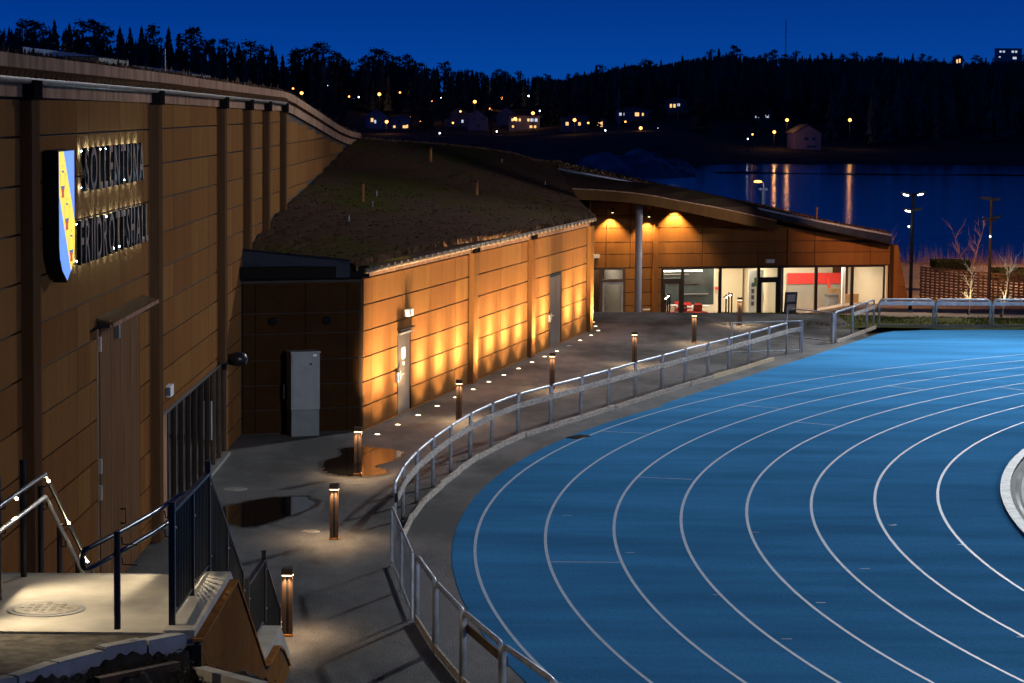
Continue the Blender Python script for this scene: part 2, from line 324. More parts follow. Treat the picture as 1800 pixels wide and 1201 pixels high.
# gravel promenade down to the lake
v = []; f = []; qx = np.linspace(13, 75, 20); qy = [93.6, 96, 100, 106, 112, 118, 124, 130, 140, 150, 160, 170, 180, 190, 197]
for y in qy:
    for x in qx: v.append((x, y, groundz(max(x, 16), y)-0.02 if x > 15 else groundz(x, y)-0.06))
nx = len(qx); f = [(j*nx+i, j*nx+i+1, (j+1)*nx+i+1, (j+1)*nx+i) for j in range(len(qy)-1) for i in range(nx-1)]
struct(MB().add(v, f).build('promenade', 'prom', None, True))
# ------------------------------------------------------------------ running track
OUT = [(3.8, 64.45), (5.82, 69.43), (8.08, 75.03), (10.62, 81.23), (12.49, 85.94), (13.1, 86.9), (14.2, 87.5), (15.9, 87.8), (17.9, 88.05), (45.6, 90.4)]
def rout(a):
    c, s = math.cos(a), math.sin(a); best = 46.65
    for (x0, y0), (x1, y1) in zip(OUT, OUT[1:]):
        dx, dy = x1-x0, y1-y0; det = c*(-dy)+s*dx
        if abs(det) < 1e-9: continue
        bx, by = x0-TC[0], y0-TC[1]; t = (bx*(-dy)+by*dx)/det; q = (c*by-s*bx)/det
        if -1e-6 <= q <= 1+1e-6 and t > 40: best = max(best, t)
    return best
a0, a1, NA = R(90), R(262), 430; v = []; f = []
for i in range(NA+1):
    a = a0+(a1-a0)*i/NA; ro = rout(a)
    for r in (36.5, 40, 44, 46.5, ro): v.append((TC[0]+r*math.cos(a), TC[1]+r*math.sin(a), 0.008))
    v.append((TC[0]+(ro+0.02)*math.cos(a), TC[1]+(ro+0.02)*math.sin(a), -0.02))
f = [(6*i+k, 6*i+6+k, 6*i+7+k, 6*i+1+k) for i in range(NA) for k in range(5)]
track = struct(MB().add(v, f).build('running_track', 'track'))
for k in range(1, 9):
    r = 36.5+1.22*k; ring('lane_line', *TC, r-0.027, r+0.027, a0, a1, 0.012, 'line', track, 420)
def mark(x0, y0, x1, y1, w_=0.045):
    d = Vector((x1-x0, y1-y0, 0)); n = Vector((-d.y, d.x, 0)).normalized()*w_/2
    MB().add([(x0-n.x, y0-n.y, 0.0135), (x1-n.x, y1-n.y, 0.0135), (x1+n.x, y1+n.y, 0.0135), (x0+n.x, y0+n.y, 0.0135)], [(0, 1, 2, 3)]).build('lane_mark', 'line', track)
for q in [(2.11, 58.99, 3.18, 58.64), (2.63, 51.58, 3.71, 51.33), (0.68, 41.72, 1.86, 41.73), (5.8, 64.53, 6.8, 63.87), (6.87, 61.07, 7.84, 60.48), (10.3, 69.44, 11.2, 68.53), (13.43, 69.28, 14.4, 68.1)]: mark(*q)
for (k, th) in [(1.2, 176), (2.1, 181), (2.9, 186), (3.1, 190.5), (4.0, 178), (4.1, 187), (5.2, 183), (6.1, 176.5), (6.9, 179.5), (5.9, 191), (7.1, 188), (3.0, 197)]:
    r = 46.26-k*1.22; a = R(th); x, y = TC[0]+r*math.cos(a), TC[1]+r*math.sin(a); mark(x, y, x+0.16, y+0.01, 0.035)
struct(ring('infield', *TC, 20.0, 36.08, a0, a1, 0.006, 'infield'))
kerb = struct(ring('track_kerb', *TC, 36.3, 36.495, a0, a1, 0.065, 'kerbwhite', None, 430, 0.06))
for rr in ((36.20, 36.295), (36.085, 36.13)): ring('slot_drain', *TC, rr[0], rr[1], a0, a1, 0.011, 'asphalt_dark', kerb)
# puddles
def puddle(pts, label):
    P = []; n = len(pts)
    for i in range(n):
        a, b_, c, d = (Vector(pts[(i+k) % n]) for k in (-1, 0, 1, 2))
        for s in range(10):
            t = s/10; p = 0.5*((2*b_)+(c-a)*t+(2*a-5*b_+4*c-d)*t*t+(3*b_-a-3*c+d)*t**3); j = random.uniform(-.035, .035); P.append((p.x+j, p.y+j*2))
    b = MB().add([(x, y, 0.004) for x, y in P], [tuple(range(len(P)))]); o = b.build('puddle', 'puddle'); struct(o); tag(o, label)
    cx_, cy_ = sum(x for x, y in P)/len(P), sum(y for x, y in P)/len(P); Q_ = [(cx_+(x-cx_)*(1.10+random.uniform(0, .05))+.03*math.sin(i), cy_+(y-cy_)*(1.08+random.uniform(0, .05)), .002) for i, (x, y) in enumerate(P)]
    struct(MB().add(Q_, [tuple(range(len(Q_)))]).build('damp_asphalt', 'damp')); return o
puddle([(-5.35, 45.9), (-4.95, 45.2), (-4.6, 45.1), (-4.16, 46.1), (-3.76, 47.4), (-3.95, 48.5), (-4.6, 48.45), (-5.1, 47.8), (-5.55, 46.9)], 'dark puddle on the path nearer the steps')
puddle([(-3.89, 52.3), (-3.6, 51.6), (-3.0, 51.38), (-2.55, 52.0), (-2.85, 52.9), (-2.6, 53.6), (-2.35, 55.1), (-2.75, 55.6), (-3.27, 55.9), (-3.75, 55.5), (-3.7, 54.4), (-3.95, 53.6)], 'puddle mirroring the orange lit wall')
def cover(x, y, z, r, label):
    t_ = thing('manhole_cover', label, 'manhole cover', (x, y, z))
    MB().lathe([(r*1.18, -0.02), (r*1.18, 0.006), (r*1.02, 0.008)], (x, y, z), 28).build('frame_ring', 'concrete_grey', t_)
    lid = MB().lathe([(r, -0.02), (r, 0.012), (r*0.97, 0.015)], (x, y, z), 28).build('lid', 'cover_iron', t_)
    b = MB()
    for i in range(-3, 4):
        for j in range(-3, 4):
            if i*i+j*j < 10: b.box((x+i*r*0.24, y+j*r*0.24, z+0.016), (r*0.15, r*0.06, 0.006))
    tag(b.build('raised_pattern', 'cover_iron', lid), kind='stuff')
cover(-5.42, 49.5, 0.0, 0.20, 'small round manhole cover on the path by the glass entrance')
cover(-4.64, 25.0, 2.502, 0.33, 'round manhole cover in the lit concrete landing')
cover(-3.55, 44.6, 0.0, 0.14, 'tiny round cover beside the second bollard light from the steps')
dg = thing('drain_grate', 'rusty drain grate at the edge of the blue track', 'drain', (1.55, 57.9, 0))
MB().box((1.55, 57.9, 0.012), (0.62, 0.32, 0.02), Matrix.Rotation(R(58), 3, 'Z')).build('grate_frame', 'corten_dark', dg)
for i in range(7): box('bar', (1.55+(i-3)*0.085*math.cos(R(58)), 57.9+(i-3)*0.085*math.sin(R(58)), 0.028), (0.03, 0.28, 0.012), 'backing', dg, R(58))

# ================================================================== SPORTS HALL (tall, left)
WX = -6.2; ROWS = [7.55-0.0]+[7.12-0.611*k for k in range(12)]; ROWS = ROWS+[0.0]
ROWS = [7.60]+[7.12-0.611*k for k in range(12)]+[0.02]
hall = thing('sports_hall', 'tall rust brown panelled sports hall wall along the left edge', 'building', (WX, 60, 0))
def topz(y): return lerp([(15, 7.80), (30, 7.72), (43.8, 7.66), (67, 7.50), (70, 7.42), (77.3, 7.05), (88.4, 6.46), (95, 6.18), (101.5, 6.04)], y)
v = []; f = []; yy = [15, 30, 44, 56, 67, 70, 74, 77.3, 81, 85, 88.4, 92, 95, 98, 101.5]
for y in yy:
    for x, z in ((WX-0.06, -0.2), (WX-0.06, topz(y)+0.3), (-30, topz(y)+0.6), (-30, -0.2)): v.append((x, y, z))
f = [(4*i+k, 4*i+4+k, 4*i+4+(k+1) % 4, 4*i+(k+1) % 4) for i in range(len(yy)-1) for k in range(4)]+[(0, 1, 2, 3), tuple(4*(len(yy)-1)+k for k in (3, 2, 1, 0))]
core = MB().add(v, f).build('wall', 'backing', hall)
def footz(y): return -1 if y < 58.9 else lerp([(58.9, 4.16), (67.9, 4.79), (79.8, 5.26), (91.35, 5.86), (98.5, 6.2), (101.5, 6.28)], y)
COLS = [(31.9, 32.4), (43.3, 43.75), (53.2, 53.65), (58.3, 58.75), (62.75, 63.2), (67.4, 67.85)]
SEG = [(28.2, 31.9, [29.6]), (32.4, 43.3, [33.25, 36.0, 37.05, 39.95, 42.55]), (43.75, 53.2, [46.2, 48.85, 51.55]), (53.65, 58.3, [55.95]), (58.75, 62.75, [60.8]), (63.2, 67.4, [65.3]), (67.85, 101.2, [70.2, 72.9, 76.2, 79.5, 82.6, 85.8, 89.0, 92.2, 95.2, 98.2])]
DOOR = (37.72, 42.0, 4.2); ENTR = (44.75, 54.6, 2.02)
for s0, s1, cuts in SEG:
    ed = [s0]+cuts+[s1]
    for y0, y1 in zip(ed, ed[1:]):
        for zt, zb in zip(ROWS, ROWS[1:]):
            ym = (y0+y1)/2; za = min(zt, topz(y0)-0.10, topz(y1)-0.10) if ym > 68 else zt; fz = footz(ym)+0.05
            pieces = [(y0, y1, max(zb, fz), za)]
            out = []
            for (p0, p1, q0, q1) in pieces:
                if q1-q0 < 0.06: continue
                cut = False
                for d0, d1, dz in (DOOR, ENTR):
                    if p0 < d1 and p1 > d0 and q0 < dz:
                        if q1 > dz+0.05: out.append((p0, p1, dz+0.02, q1))
                        if p0 < d0-0.1: out.append((p0, d0, q0, min(q1, dz)))
                        if p1 > d1+0.1: out.append((d1, p1, q0, min(q1, dz)))
                        cut = True; break
                if not cut: out.append((p0, p1, q0, q1))
            for p0, p1, q0, q1 in out:
                if q1-q0 > 0.07 and p1-p0 > 0.05:
                    box('panel', (WX-0.012, (p0+p1)/2, (q0+q1)/2), (0.024, p1-p0-0.028, q1-q0-0.028), 'corten', core)
for y0, y1 in COLS:
    z0 = max(0, footz((y0+y1)/2)); zt = topz(y0)+0.02
    if z0 == 0 and ENTR[0] < y0 < ENTR[1]: z0 = ENTR[2]+0.12
    c = MB().box((WX+0.075, (y0+y1)/2, (z0+zt)/2), (0.15, y1-y0, zt-z0)).build('pilaster', 'corten_dark', hall)
    MB().box((WX+0.095, (y0+y1)/2-0.02, zt-0.02), (0.20, y1-y0+0.06, 0.24)).build('gutter_outlet', 'black_matte', c)
# eave: flashing boards, gutter of short pieces, sedum edge
y = 28.0
while y < 67.6:
    L = 5.0 if y < 60 else 4.0; y2 = min(y+L, 67.8); zm = topz((y+y2)/2); sl = math.atan2(topz(y2)-topz(y), y2-y)
    M = Matrix.Rotation(sl, 4, 'X')
    box('flashing', (WX+0.02, (y+y2)/2, zm-0.005), (0.05, y2-y-0.02, 0.17), 'flashing', hall, M=M)
    box('edge_board', (WX+0.10, (y+y2)/2, zm+0.34), (0.05, y2-y-0.012, 0.18), 'flashing', hall, M=M)
    y = y2
y = 28.0; gut = MB().box((WX+0.05, 48, 0), (0.01, 0.01, 0.01)); gp = [(WX+0.12, q, topz(q)+0.13) for q in np.linspace(28, 67.7, 20)]
gut = MB().tube(gp, 0.06, 8).build('gutter', 'gutter', hall, True)
while y < 67.4:
    box('gutter_slat', (WX+0.13, y+0.16, topz(y)+0.20), (0.13, 0.30, 0.105), 'corten_dark', gut, M=Matrix.Rotation(R(28), 4, 'Y')); y += 0.36
cur = [67.75, 69, 71, 73, 75.5, 78, 81, 84, 87, 90, 93, 96, 99, 101.4]
for (dz, hh, dx, nm) in ((0.34, 0.20, 0.10, 'curved_edge'), (0.06, 0.22, 0.03, 'curved_flashing')):
    v = []
    for y in cur:
        z = topz(y)+dz
        for x_, z_ in ((WX-0.05, z-hh/2), (WX+dx, z-hh/2), (WX+dx, z+hh/2), (WX-0.05, z+hh/2)): v.append((x_, y, z_))
    f = [(4*i+k, 4*i+4+k, 4*i+4+(k+1) % 4, 4*i+(k+1) % 4) for i in range(len(cur)-1) for k in range(4)]+[(3, 2, 1, 0)]
    MB().add(v, f).build(nm, 'flashing', hall)
v = []; f = []; yr = np.linspace(15, 101.5, 60)
for y in yr:
    for x, dz in ((WX+0.05, 0.44), (WX-1, 0.47), (WX-3, 0.5), (-30, 0.75)): v.append((x, y, topz(y)+dz+random.uniform(-.02, .02)))
f = [(4*i+k, 4*i+4+k, 4*i+5+k, 4*i+1+k) for i in range(len(yr)-1) for k in range(3)]
hroof = MB().add(v, f).build('sedum_roof', 'sedum', hall)
b = MB()
for _ in range(3800):
    y = random.uniform(28, 100); x = WX+0.07-abs(random.gauss(0, 0.12)); z = topz(y)+0.42; h = random.uniform(0.02, 0.10)*(2 if random.random() < .06 else 1); a = random.random()*6.28; q = random.uniform(.02, .05)
    b.add([(x-q*math.cos(a), y-q*math.sin(a), z), (x+q*math.cos(a), y+q*math.sin(a), z), (x+random.uniform(-.03, .03), y+random.uniform(-.03, .03), z+h)], [(0, 1, 2)])
tag(b.build('edge_tufts', 'sedum_tuft', hroof), kind='stuff')
for (yc, xc) in ((56, -9.6), (70, -9.4)):
    s = box('skylight_curb', (xc, yc, topz(yc)+0.75), (1.6, 4.2, 0.4), 'roof_dark', hall)
    MB().add([(xc-.8, yc-2.1, topz(yc)+.97), (xc+.8, yc-2.1, topz(yc)+.97), (xc+.8, yc+2.1, topz(yc)+.97), (xc-.8, yc+2.1, topz(yc)+1.16), (xc-.8, yc-2.1, topz(yc)+1.16)], [(0, 1, 2, 3), (0, 3, 4)]).build('skylight_pane', 'skylight', s)
MB().tube([(-8.5, 62, 7.9), (-8.5, 62, 8.9)], 0.015, 6).build('roof_antenna', 'galv', hall)
# tall service door
d0, d1, dz = DOOR; dr = MB().box((WX-0.05, (d0+d1)/2, dz/2), (0.02, d1-d0, dz)).build('service_door', 'backing', hall)
bw = (d1-d0-0.28)/4
for i in range(4): box('board', (WX-0.018, d0+0.24+bw*(i+0.5), dz/2), (0.035, bw-0.022, dz-0.06), 'door_board', dr)
MB().box((WX-0.02, d0+0.11, dz/2), (0.012, 0.2, dz-0.05)).build('shadow_gap', 'black_steel', dr)
for z in (3.95, 2.1, 1.7): box('hinge', (WX+0.01, d0+0.14, z), (0.05, 0.10, 0.22), 'alu', dr)
MB().box((WX+0.02, d0+1.75, 4.02), (0.09, 0.14, 0.24)).build('door_closer', 'cabinet_low', dr)
MB().tube([(WX+0.02, 39.75, 1.15), (WX+0.10, 39.75, 1.16), (WX+0.10, 39.75, 0.92), (WX+0.02, 39.75, 0.93)], 0.018, 6).build('door_handle', 'black_steel', dr)
hd = MB().box((WX+0.12, (d0+d1)/2+0.1, 4.32), (0.30, d1-d0+0.45, 0.035), Matrix.Rotation(R(14), 3, 'Y')).build('door_hood', 'corten_dark', hall)
box('hood_edge', (WX+0.265, (d0+d1)/2+0.1, 4.265), (0.02, d1-d0+0.45, 0.06), 'flashing', hd)
MB().box((WX+0.11, d0-0.05, 4.27), (0.20, 0.12, 0.10)).build('hood_motor', 'black_steel', hd)
# glazed entrance
e0, e1, ez = ENTR
en = MB().add([(WX-0.9, e0, 0), (WX-0.9, e1, 0), (WX-0.9, e1, ez), (WX-0.9, e0, ez)], [(0, 1, 2, 3)]).build('entrance', 'darkroom', hall)
MB().box((WX-0.03, e0+0.28, ez/2), (0.06, 0.55, ez)).build('jamb_panel', 'flashing', en)
MB().box((WX-0.03, (e0+e1)/2, ez+0.03), (0.08, e1-e0, 0.08)).build('head_rail', 'frame_dark', en)
MB().box((WX+0.03, (e0+e1)/2, 0.03), (0.16, e1-e0, 0.06)).build('sill', 'alu', en)
mull = np.linspace(e0+0.6, e1-0.06, 10)
for i, y in enumerate(mull): box('mullion', (WX-0.02, y, ez/2), (0.09, 0.055, ez), 'frame_dark' if i < 7 else 'frame_brown', en)
for y0, y1 in zip(mull, mull[1:]): box('pane', (WX-0.03, (y0+y1)/2, ez/2+0.02), (0.012, y1-y0-0.055, ez-0.10), 'glass_dark', en)
MB().tube([(WX+0.05, 51.6, 0.7), (WX+0.05, 51.6, 1.5)], 0.018, 8).build('pull_handle', 'alu', en)
wl = thing('wall_floodlight', 'black round floodlight on the wall above the far end of the glass entrance', 'wall lamp', (WX+0.12, 54.2, 2.1))
MB().lathe([(0.05, -.16), (0.20, -.12), (0.23, 0), (0.19, 0.10), (0.06, 0.15)], (WX+0.30, 54.2, 2.12), 14).build('housing', 'black_steel', wl, True)
MB().tube([(WX, 54.2, 2.2), (WX+0.3, 54.2, 2.2)], 0.03, 6).build('bracket', 'black_steel', wl)
sb = thing('signal_box', 'small white box with blue panel on the hall wall above the glass entrance', 'alarm box', (WX, 45.35, 2.42))
MB().box((WX+0.045, 45.35, 2.42), (0.09, 0.42, 0.20)).build('case', 'white', sb); MB().box((WX+0.05, 45.13, 2.42), (0.07, 0.02, 0.15)).build('blue_panel', 'skylight', sb)

# ------------------------------------------------------------------ shield light box
SY0, SY1, SXF = 33.35, 34.55, WX+0.22; sm = (SY0+SY1)/2
def shield_outline(o=0.0): return [(SY0+o, 6.93-o), (SY1-o, 6.93-o), (SY1-o, 5.66), (SY1-.05-o, 5.50), (SY1-.22-o*.6, 5.33+o*.3), (sm, 5.15+o*1.3), (SY0+.22+o*.6, 5.33+o*.3), (SY0+.05+o, 5.50), (SY0+o, 5.66)]
sh = thing('shield_sign', 'glowing blue and yellow shield light box on the hall wall', 'sign', (WX, sm, 5.15))
ol = shield_outline(); n = len(ol)
MB().add([(WX+0.03, y, z) for y, z in ol]+[(SXF, y, z) for y, z in ol], [tuple(range(n)), tuple(range(2*n-1, n-1, -1))]+[(i, n+i, n+(i+1) % n, (i+1) % n) for i in range(n)]).build('case', 'letter', sh)
fo = shield_outline(0.02); fld = MB().add([(SXF+0.003, y, z) for y, z in fo], [tuple(range(n-1, -1, -1))]).build('blue_field', 'e_blue', sh)
def flat(pts, name, mt, par, x): return MB().add([(x, y, z) for y, z in pts], [tuple(range(len(pts)))]).build(name, mt, par)
flat([(SY0+.02, 6.91), (SY0+.36, 6.91), (SY1-.02, 5.95), (SY1-.02, 5.66), (SY1-.07, 5.50), (SY1-.24, 5.34), (SY1-.33, 5.29), (SY0+.02, 6.35)], 'yellow_bend', 'e_yellow', sh, SXF+0.006)
for (cy_, cz) in ((SY0+.27, 6.40), (SY0+.56, 5.96), (SY0+.88, 5.52)):
    fg = flat([(cy_-.11, cz-.10), (cy_+.11, cz-.10), (cy_+.08, cz-.04), (cy_+.13, cz+.02), (cy_-.13, cz+.02), (cy_-.08, cz-.04)], 'red_foot', 'e_red', sh, SXF+0.009)
    flat([(cy_-.13, cz+.02), (cy_+.13, cz+.02), (cy_+.15, cz+.055), (cy_-.15, cz+.055)], 'blue_band', 'e_bluedark', fg, SXF+0.009)
    for s in (-1, 1):
        flat([(cy_+s*.15, cz+.055), (cy_+s*.165, cz+.055), (cy_+s*.20, cz+.19), (cy_+s*.18, cz+.19)], 'prong', 'e_bluedark', fg, SXF+0.009)
        flat([(cy_+s*.165, cz+.19), (cy_+s*.215, cz+.19), (cy_+s*.205, cz+.225), (cy_+s*.175, cz+.225)], 'finial', 'e_bluedark', fg, SXF+0.010)
    flat([(cy_-.08, cz+.24), (cy_+.10, cz+.225), (cy_+.10, cz+.25), (cy_-.08, cz+.265)], 'mark', 'e_bluedark', fg, SXF+0.009)
    flat([(cy_-.02, cz+.30), (cy_+.03, cz+.30), (cy_+.03, cz+.33), (cy_-.02, cz+.33)], 'dot', 'e_bluedark', fg, SXF+0.009)
# ------------------------------------------------------------------ halo lit lettering
def lettering(text, y0, y1, z0, z1, label):
    t_ = thing('lettering', label, 'sign', (WX, y0, z0))
    h = z1-z0; x = 0; glyphs = []
    for ch in text:
        cu = bpy.data.curves.new('glyph', 'FONT'); cu.body = ch; cu.size = 1.0; cu.extrude = 0.0; cu.offset = 0.012
        ob = bpy.data.objects.new('glyph', cu); COL.objects.link(ob); bpy.context.view_layer.update()
        me = bpy.data.meshes.new_from_object(ob.evaluated_get(bpy.context.evaluated_depsgraph_get())); bpy.data.objects.remove(ob)
        co = np.array([v_.co[:] for v_ in me.vertices]); glyphs.append((ch, me, co)); 
    W = sum(c[:, 0].max()-c[:, 0].min()+0.20 for _, _, c in glyphs)-0.20; k = (y1-y0)/W
    for ch, me, co in glyphs:
        mn = co.min(0); mxx = co.max(0); hh = mxx[1]-mn[1]; bmv = bmesh.new(); bmv.from_mesh(me)
        for v_ in bmv.verts:
            p = v_.co; v_.co = (0.0, y0+(x+p.x-mn[0])*k, z0+(p.y-mn[1])/hh*h)
        bmesh.ops.remove_doubles(bmv, verts=bmv.verts, dist=1e-4)
        bmesh.ops.recalc_face_normals(bmv, faces=bmv.faces)
        r = bmesh.ops.extrude_face_region(bmv, geom=bmv.faces[:])
        for g_ in r['geom']:
            if isinstance(g_, bmesh.types.BMVert): g_.co.x += 0.055
        for v_ in bmv.verts: v_.co.x += WX+0.07
        bmesh.ops.recalc_face_normals(bmv, faces=bmv.faces)
        m2 = bpy.data.meshes.new('letter'); bmv.to_mesh(m2); bmv.free(); m2.materials.append(MATS['letter']); m2.materials.append(MATS['letter_face']); m2.polygons.foreach_set('material_index', [1 if q_.normal.x > .9 and q_.center.x > WX+.12 else 0 for q_ in m2.polygons])
        o = reg(bpy.data.objects.new('letter', m2), t_); bpy.data.meshes.remove(me)
        gw = (mxx[0]-mn[0])*k; ya = y0+x*k+min(.18, gw*.40); yb = y0+x*k+gw-.03
        for zz in (z0+0.05, z1-0.05): box('led_strip', (WX+0.045, (ya+yb)/2, zz), (0.012, max(0.05, yb-ya), 0.014), 'e_halo', o)
        x += mxx[0]-mn[0]+0.20
lettering('SOLLENTUNA', 36.0, 41.75, 6.30, 6.92, 'upper and shorter line of dark letters with white halo glow')
lettering('FRIIDROTTSHALL', 35.6, 42.2, 5.28, 5.90, 'lower and longer line of dark letters with white halo glow')
# ================================================================== LOW WING (lit wall, sedum roof)
P0 = Vector((-3.47, 58.7, 0)); EW = Vector((0.21632, 0.97632, 0)); NW = Vector((EW.y, -EW.x, 0)); RZW = math.atan2(EW.y, EW.x)
def wp(t, z, o=0.0): p = P0+EW*t+NW*o; return (p.x, p.y, z)
wing = thing('low_wing', 'low orange lit wing with sloping sedum roof in the centre', 'building', tuple(P0))
v = [wp(-0.02, -0.1, -0.06), wp(28.0, -0.1, -0.06), wp(28.0, 3.66, -0.06), wp(-0.02, 3.66, -0.06), (WX, 57.75, -0.1), (WX, 57.75, 3.66)]
lw = MB().add([wp(0, -0.1, -.05), wp(27.9, -0.1, -.05), wp(27.9, 3.7, -.05), wp(0, 3.7, -.05), wp(0, -0.1, -.35), wp(27.9, -0.1, -.35), wp(27.9, 3.7, -.35), wp(0, 3.7, -.35)], [(0, 1, 2, 3), (7, 6, 5, 4), (0, 3, 7, 4), (1, 5, 6, 2), (3, 2, 6, 7)]).build('lit_wall', 'backing', wing)
WR = [3.56, 2.94, 2.33, 1.72, 1.14, 0.57, 0.03]
BAY = [(0.06, 10.6, [0.74, 3.54, 6.26, 9.0]), (11.15, 18.22, [11.75, 14.48, 17.19]), (18.78, 27.72, [19.84, 21.47, 23.38, 25.21])]
DO1 = (3.1, 4.42, 2.08); DO2 = (21.47, 23.30, 2.33)
for s0, s1, cuts in BAY:
    ed = [s0]+cuts+[s1]
    for t0, t1 in zip(ed, ed[1:]):
        for zt, zb in zip(WR, WR[1:]):
            lst = [(t0, t1, zb, zt)]
            for a, b_, dz in (DO1, DO2):
                nl = []
                for (p0, p1, q0, q1) in lst:
                    if p0 < b_-.05 and p1 > a+.05 and q0 < dz-.02:
                        if q1 > dz+.06: nl.append((max(p0, a), min(p1, b_), dz+.02, q1))
                        if p0 < a-.05: nl.append((p0, a, q0, q1))
                        if p1 > b_+.05: nl.append((b_, p1, q0, q1))
                    else: nl.append((p0, p1, q0, q1))
                lst = nl
            for p0, p1, q0, q1 in lst:
                if p1-p0 > .04 and q1-q0 > .05: box('panel', wp((p0+p1)/2, (q0+q1)/2, -0.012), (p1-p0-.028, 0.024, q1-q0-.032), 'corten', lw, RZW)
for t0, t1 in ((10.62, 11.12), (18.25, 18.75), (27.74, 28.3)):
    pl = MB().box(wp((t0+t1)/2, 1.79, 0.05), (t1-t0, 0.14, 3.58), Matrix.Rotation(RZW, 3, 'Z')).build('pilaster', 'corten', wing)
    MB().box(wp((t0+t1)/2, 3.70, 0.11), (0.30, 0.18, 0.20), Matrix.Rotation(RZW, 3, 'Z')).build('gutter_outlet', 'black_matte', pl)
MB().tube([wp(-0.25, 3.76, 0.15), wp(14, 3.78, 0.15), wp(28.2, 3.80, 0.15)], 0.065, 10).build('gutter', 'gutter', wing, True)
MB().box(wp(14, 3.655, 0.03), (28.1, 0.06, 0.12), Matrix.Rotation(RZW, 3, 'Z')).build('eave_board', 'flashing', wing)
for i in range(47): box('gutter_bracket', wp(0.2+i*0.6, 3.79, 0.17), (0.03, 0.16, 0.10), 'gutter', wing, RZW)
MB().box(wp(14, 0.015, 0.004), (28.0, 0.03, 0.03), Matrix.Rotation(RZW, 3, 'Z')).build('base_trim', 'corten_cap', wing)
def steel_door(a, b_, dz, nm, two=False):
    d = MB().box(wp((a+b_)/2, dz/2, -0.04), (b_-a, 0.02, dz), Matrix.Rotation(RZW, 3, 'Z')).build(nm, 'backing', wing)
    lv = [(a+.03, b_-.12)] if not two else [(a+.03, (a+b_)/2-.006), ((a+b_)/2+.006, b_-.16)]
    for p0, p1 in lv: box('leaf', wp((p0+p1)/2, dz/2-.03, -0.012), (p1-p0, 0.04, dz-.10), 'doorsteel', d, RZW)
    MB().box(wp(a+.10, 1.0, 0.03), (0.10, 0.05, 0.22), Matrix.Rotation(RZW, 3, 'Z')).build('lock_plate', 'alu', d)
    MB().tube([wp(a+.10, 1.02, 0.04), wp(a+.10, 1.02, 0.10), wp(a+.24, 1.02, 0.10)], 0.016, 6).build('handle', 'alu', d)
    return d
dd = steel_door(3.1, 4.35, 2.06, 'door'); MB().box(wp(3.75, 2.0, 0.03), (1.2, 0.06, 0.05), Matrix.Rotation(RZW, 3, 'Z')).build('door_closer', 'alu', dd)
MB().box(wp(3.75, 2.10, 0.05), (1.4, 0.10, 0.03), Matrix.Rotation(RZW, 3, 'Z')).build('drip_hood', 'frame_dark', dd)
MB().box(wp(3.62, 1.50, 0.012), (0.30, 0.006, 0.28), Matrix.Rotation(RZW, 3, 'Z')).build('notice', 'paper', dd); MB().box(wp(3.64, 1.24, 0.012), (0.12, 0.006, 0.07), Matrix.Rotation(RZW, 3, 'Z')).build('notice', 'paper', dd)
MB().box(wp(2.98, 0.95, 0.03), (0.16, 0.06, 0.24), Matrix.Rotation(RZW, 3, 'Z')).build('card_reader', 'alu', dd)
d2 = steel_door(21.47, 23.30, 2.30, 'door', True); MB().box(wp(21.38, 0.95, 0.03), (0.16, 0.06, 0.22), Matrix.Rotation(RZW, 3, 'Z')).build('card_reader', 'alu', d2)
ex = thing('emergency_lamp', 'small white box lamp on the lit wall above the first door', 'wall lamp', wp(3.95, 2.42))
MB().box(wp(3.95, 2.47, 0.06), (0.46, 0.12, 0.17), Matrix.Rotation(RZW, 3, 'Z')).build('case', 'white', ex)
MB().box(wp(3.85, 2.47, 0.123), (0.10, 0.004, 0.10), Matrix.Rotation(RZW, 3, 'Z')).build('pictogram', 'cabinet_low', ex)
# shaded wall in the recess between hall and wing
Q0 = Vector((WX, 57.62, 0)); Q1 = Vector((-3.47, 58.7, 0)); EQ = (Q1-Q0).normalized(); NQ = Vector((EQ.y, -EQ.x, 0)); LQ = (Q1-Q0).length; RZQ = math.atan2(EQ.y, EQ.x)
def qp(t, z, o=0.0): p = Q0+EQ*t+NQ*o; return (p.x, p.y, z)
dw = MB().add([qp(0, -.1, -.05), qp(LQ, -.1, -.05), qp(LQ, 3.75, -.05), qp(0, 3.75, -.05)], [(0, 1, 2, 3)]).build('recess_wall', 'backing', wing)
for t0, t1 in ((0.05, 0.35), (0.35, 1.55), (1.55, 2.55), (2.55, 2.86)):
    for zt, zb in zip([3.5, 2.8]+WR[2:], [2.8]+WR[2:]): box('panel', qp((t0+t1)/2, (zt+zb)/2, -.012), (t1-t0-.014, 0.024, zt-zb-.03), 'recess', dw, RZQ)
for t_ in (0.75, 2.05): MB().lathe([(0.10, 0), (0.11, 0.03), (0.08, 0.05)], (0, 0, 0), 16).build('vent', 'black_matte', dw, M=Matrix.Translation(qp(t_, 2.62)) @ Matrix.Rotation(RZQ-math.pi/2, 4, 'Z') @ Matrix.Rotation(R(90), 4, 'Y'))
MB().box(qp(LQ/2-.05, 3.74, 0.10), (LQ+.25, 0.26, 0.26), Matrix.Rotation(R(-4.5), 3, 'Y') @ Matrix.Rotation(0, 3, 'Z') if False else Matrix.Rotation(RZQ, 3, 'Z')).build('recess_fascia', 'black_matte', wing)
MB().add([(WX, 58.0, 4.22), (-3.75, 58.25, 3.98), (-3.75, 58.32, 4.03), (WX, 58.07, 4.27), (WX, 58.0, 3.6), (-3.75, 58.25, 3.62)], [(0, 1, 2, 3), (4, 5, 1, 0)]).build('verge_flashing', 'dark_flash', wing)
# return wall behind the corner
MB().add([(2.57, 85.9, -2.6), (3.55, 116.3, -2.6), (3.55, 116.3, 3.7), (2.57, 85.9, 3.7)], [(0, 1, 2, 3)]).build('return_wall', 'corten', wing)
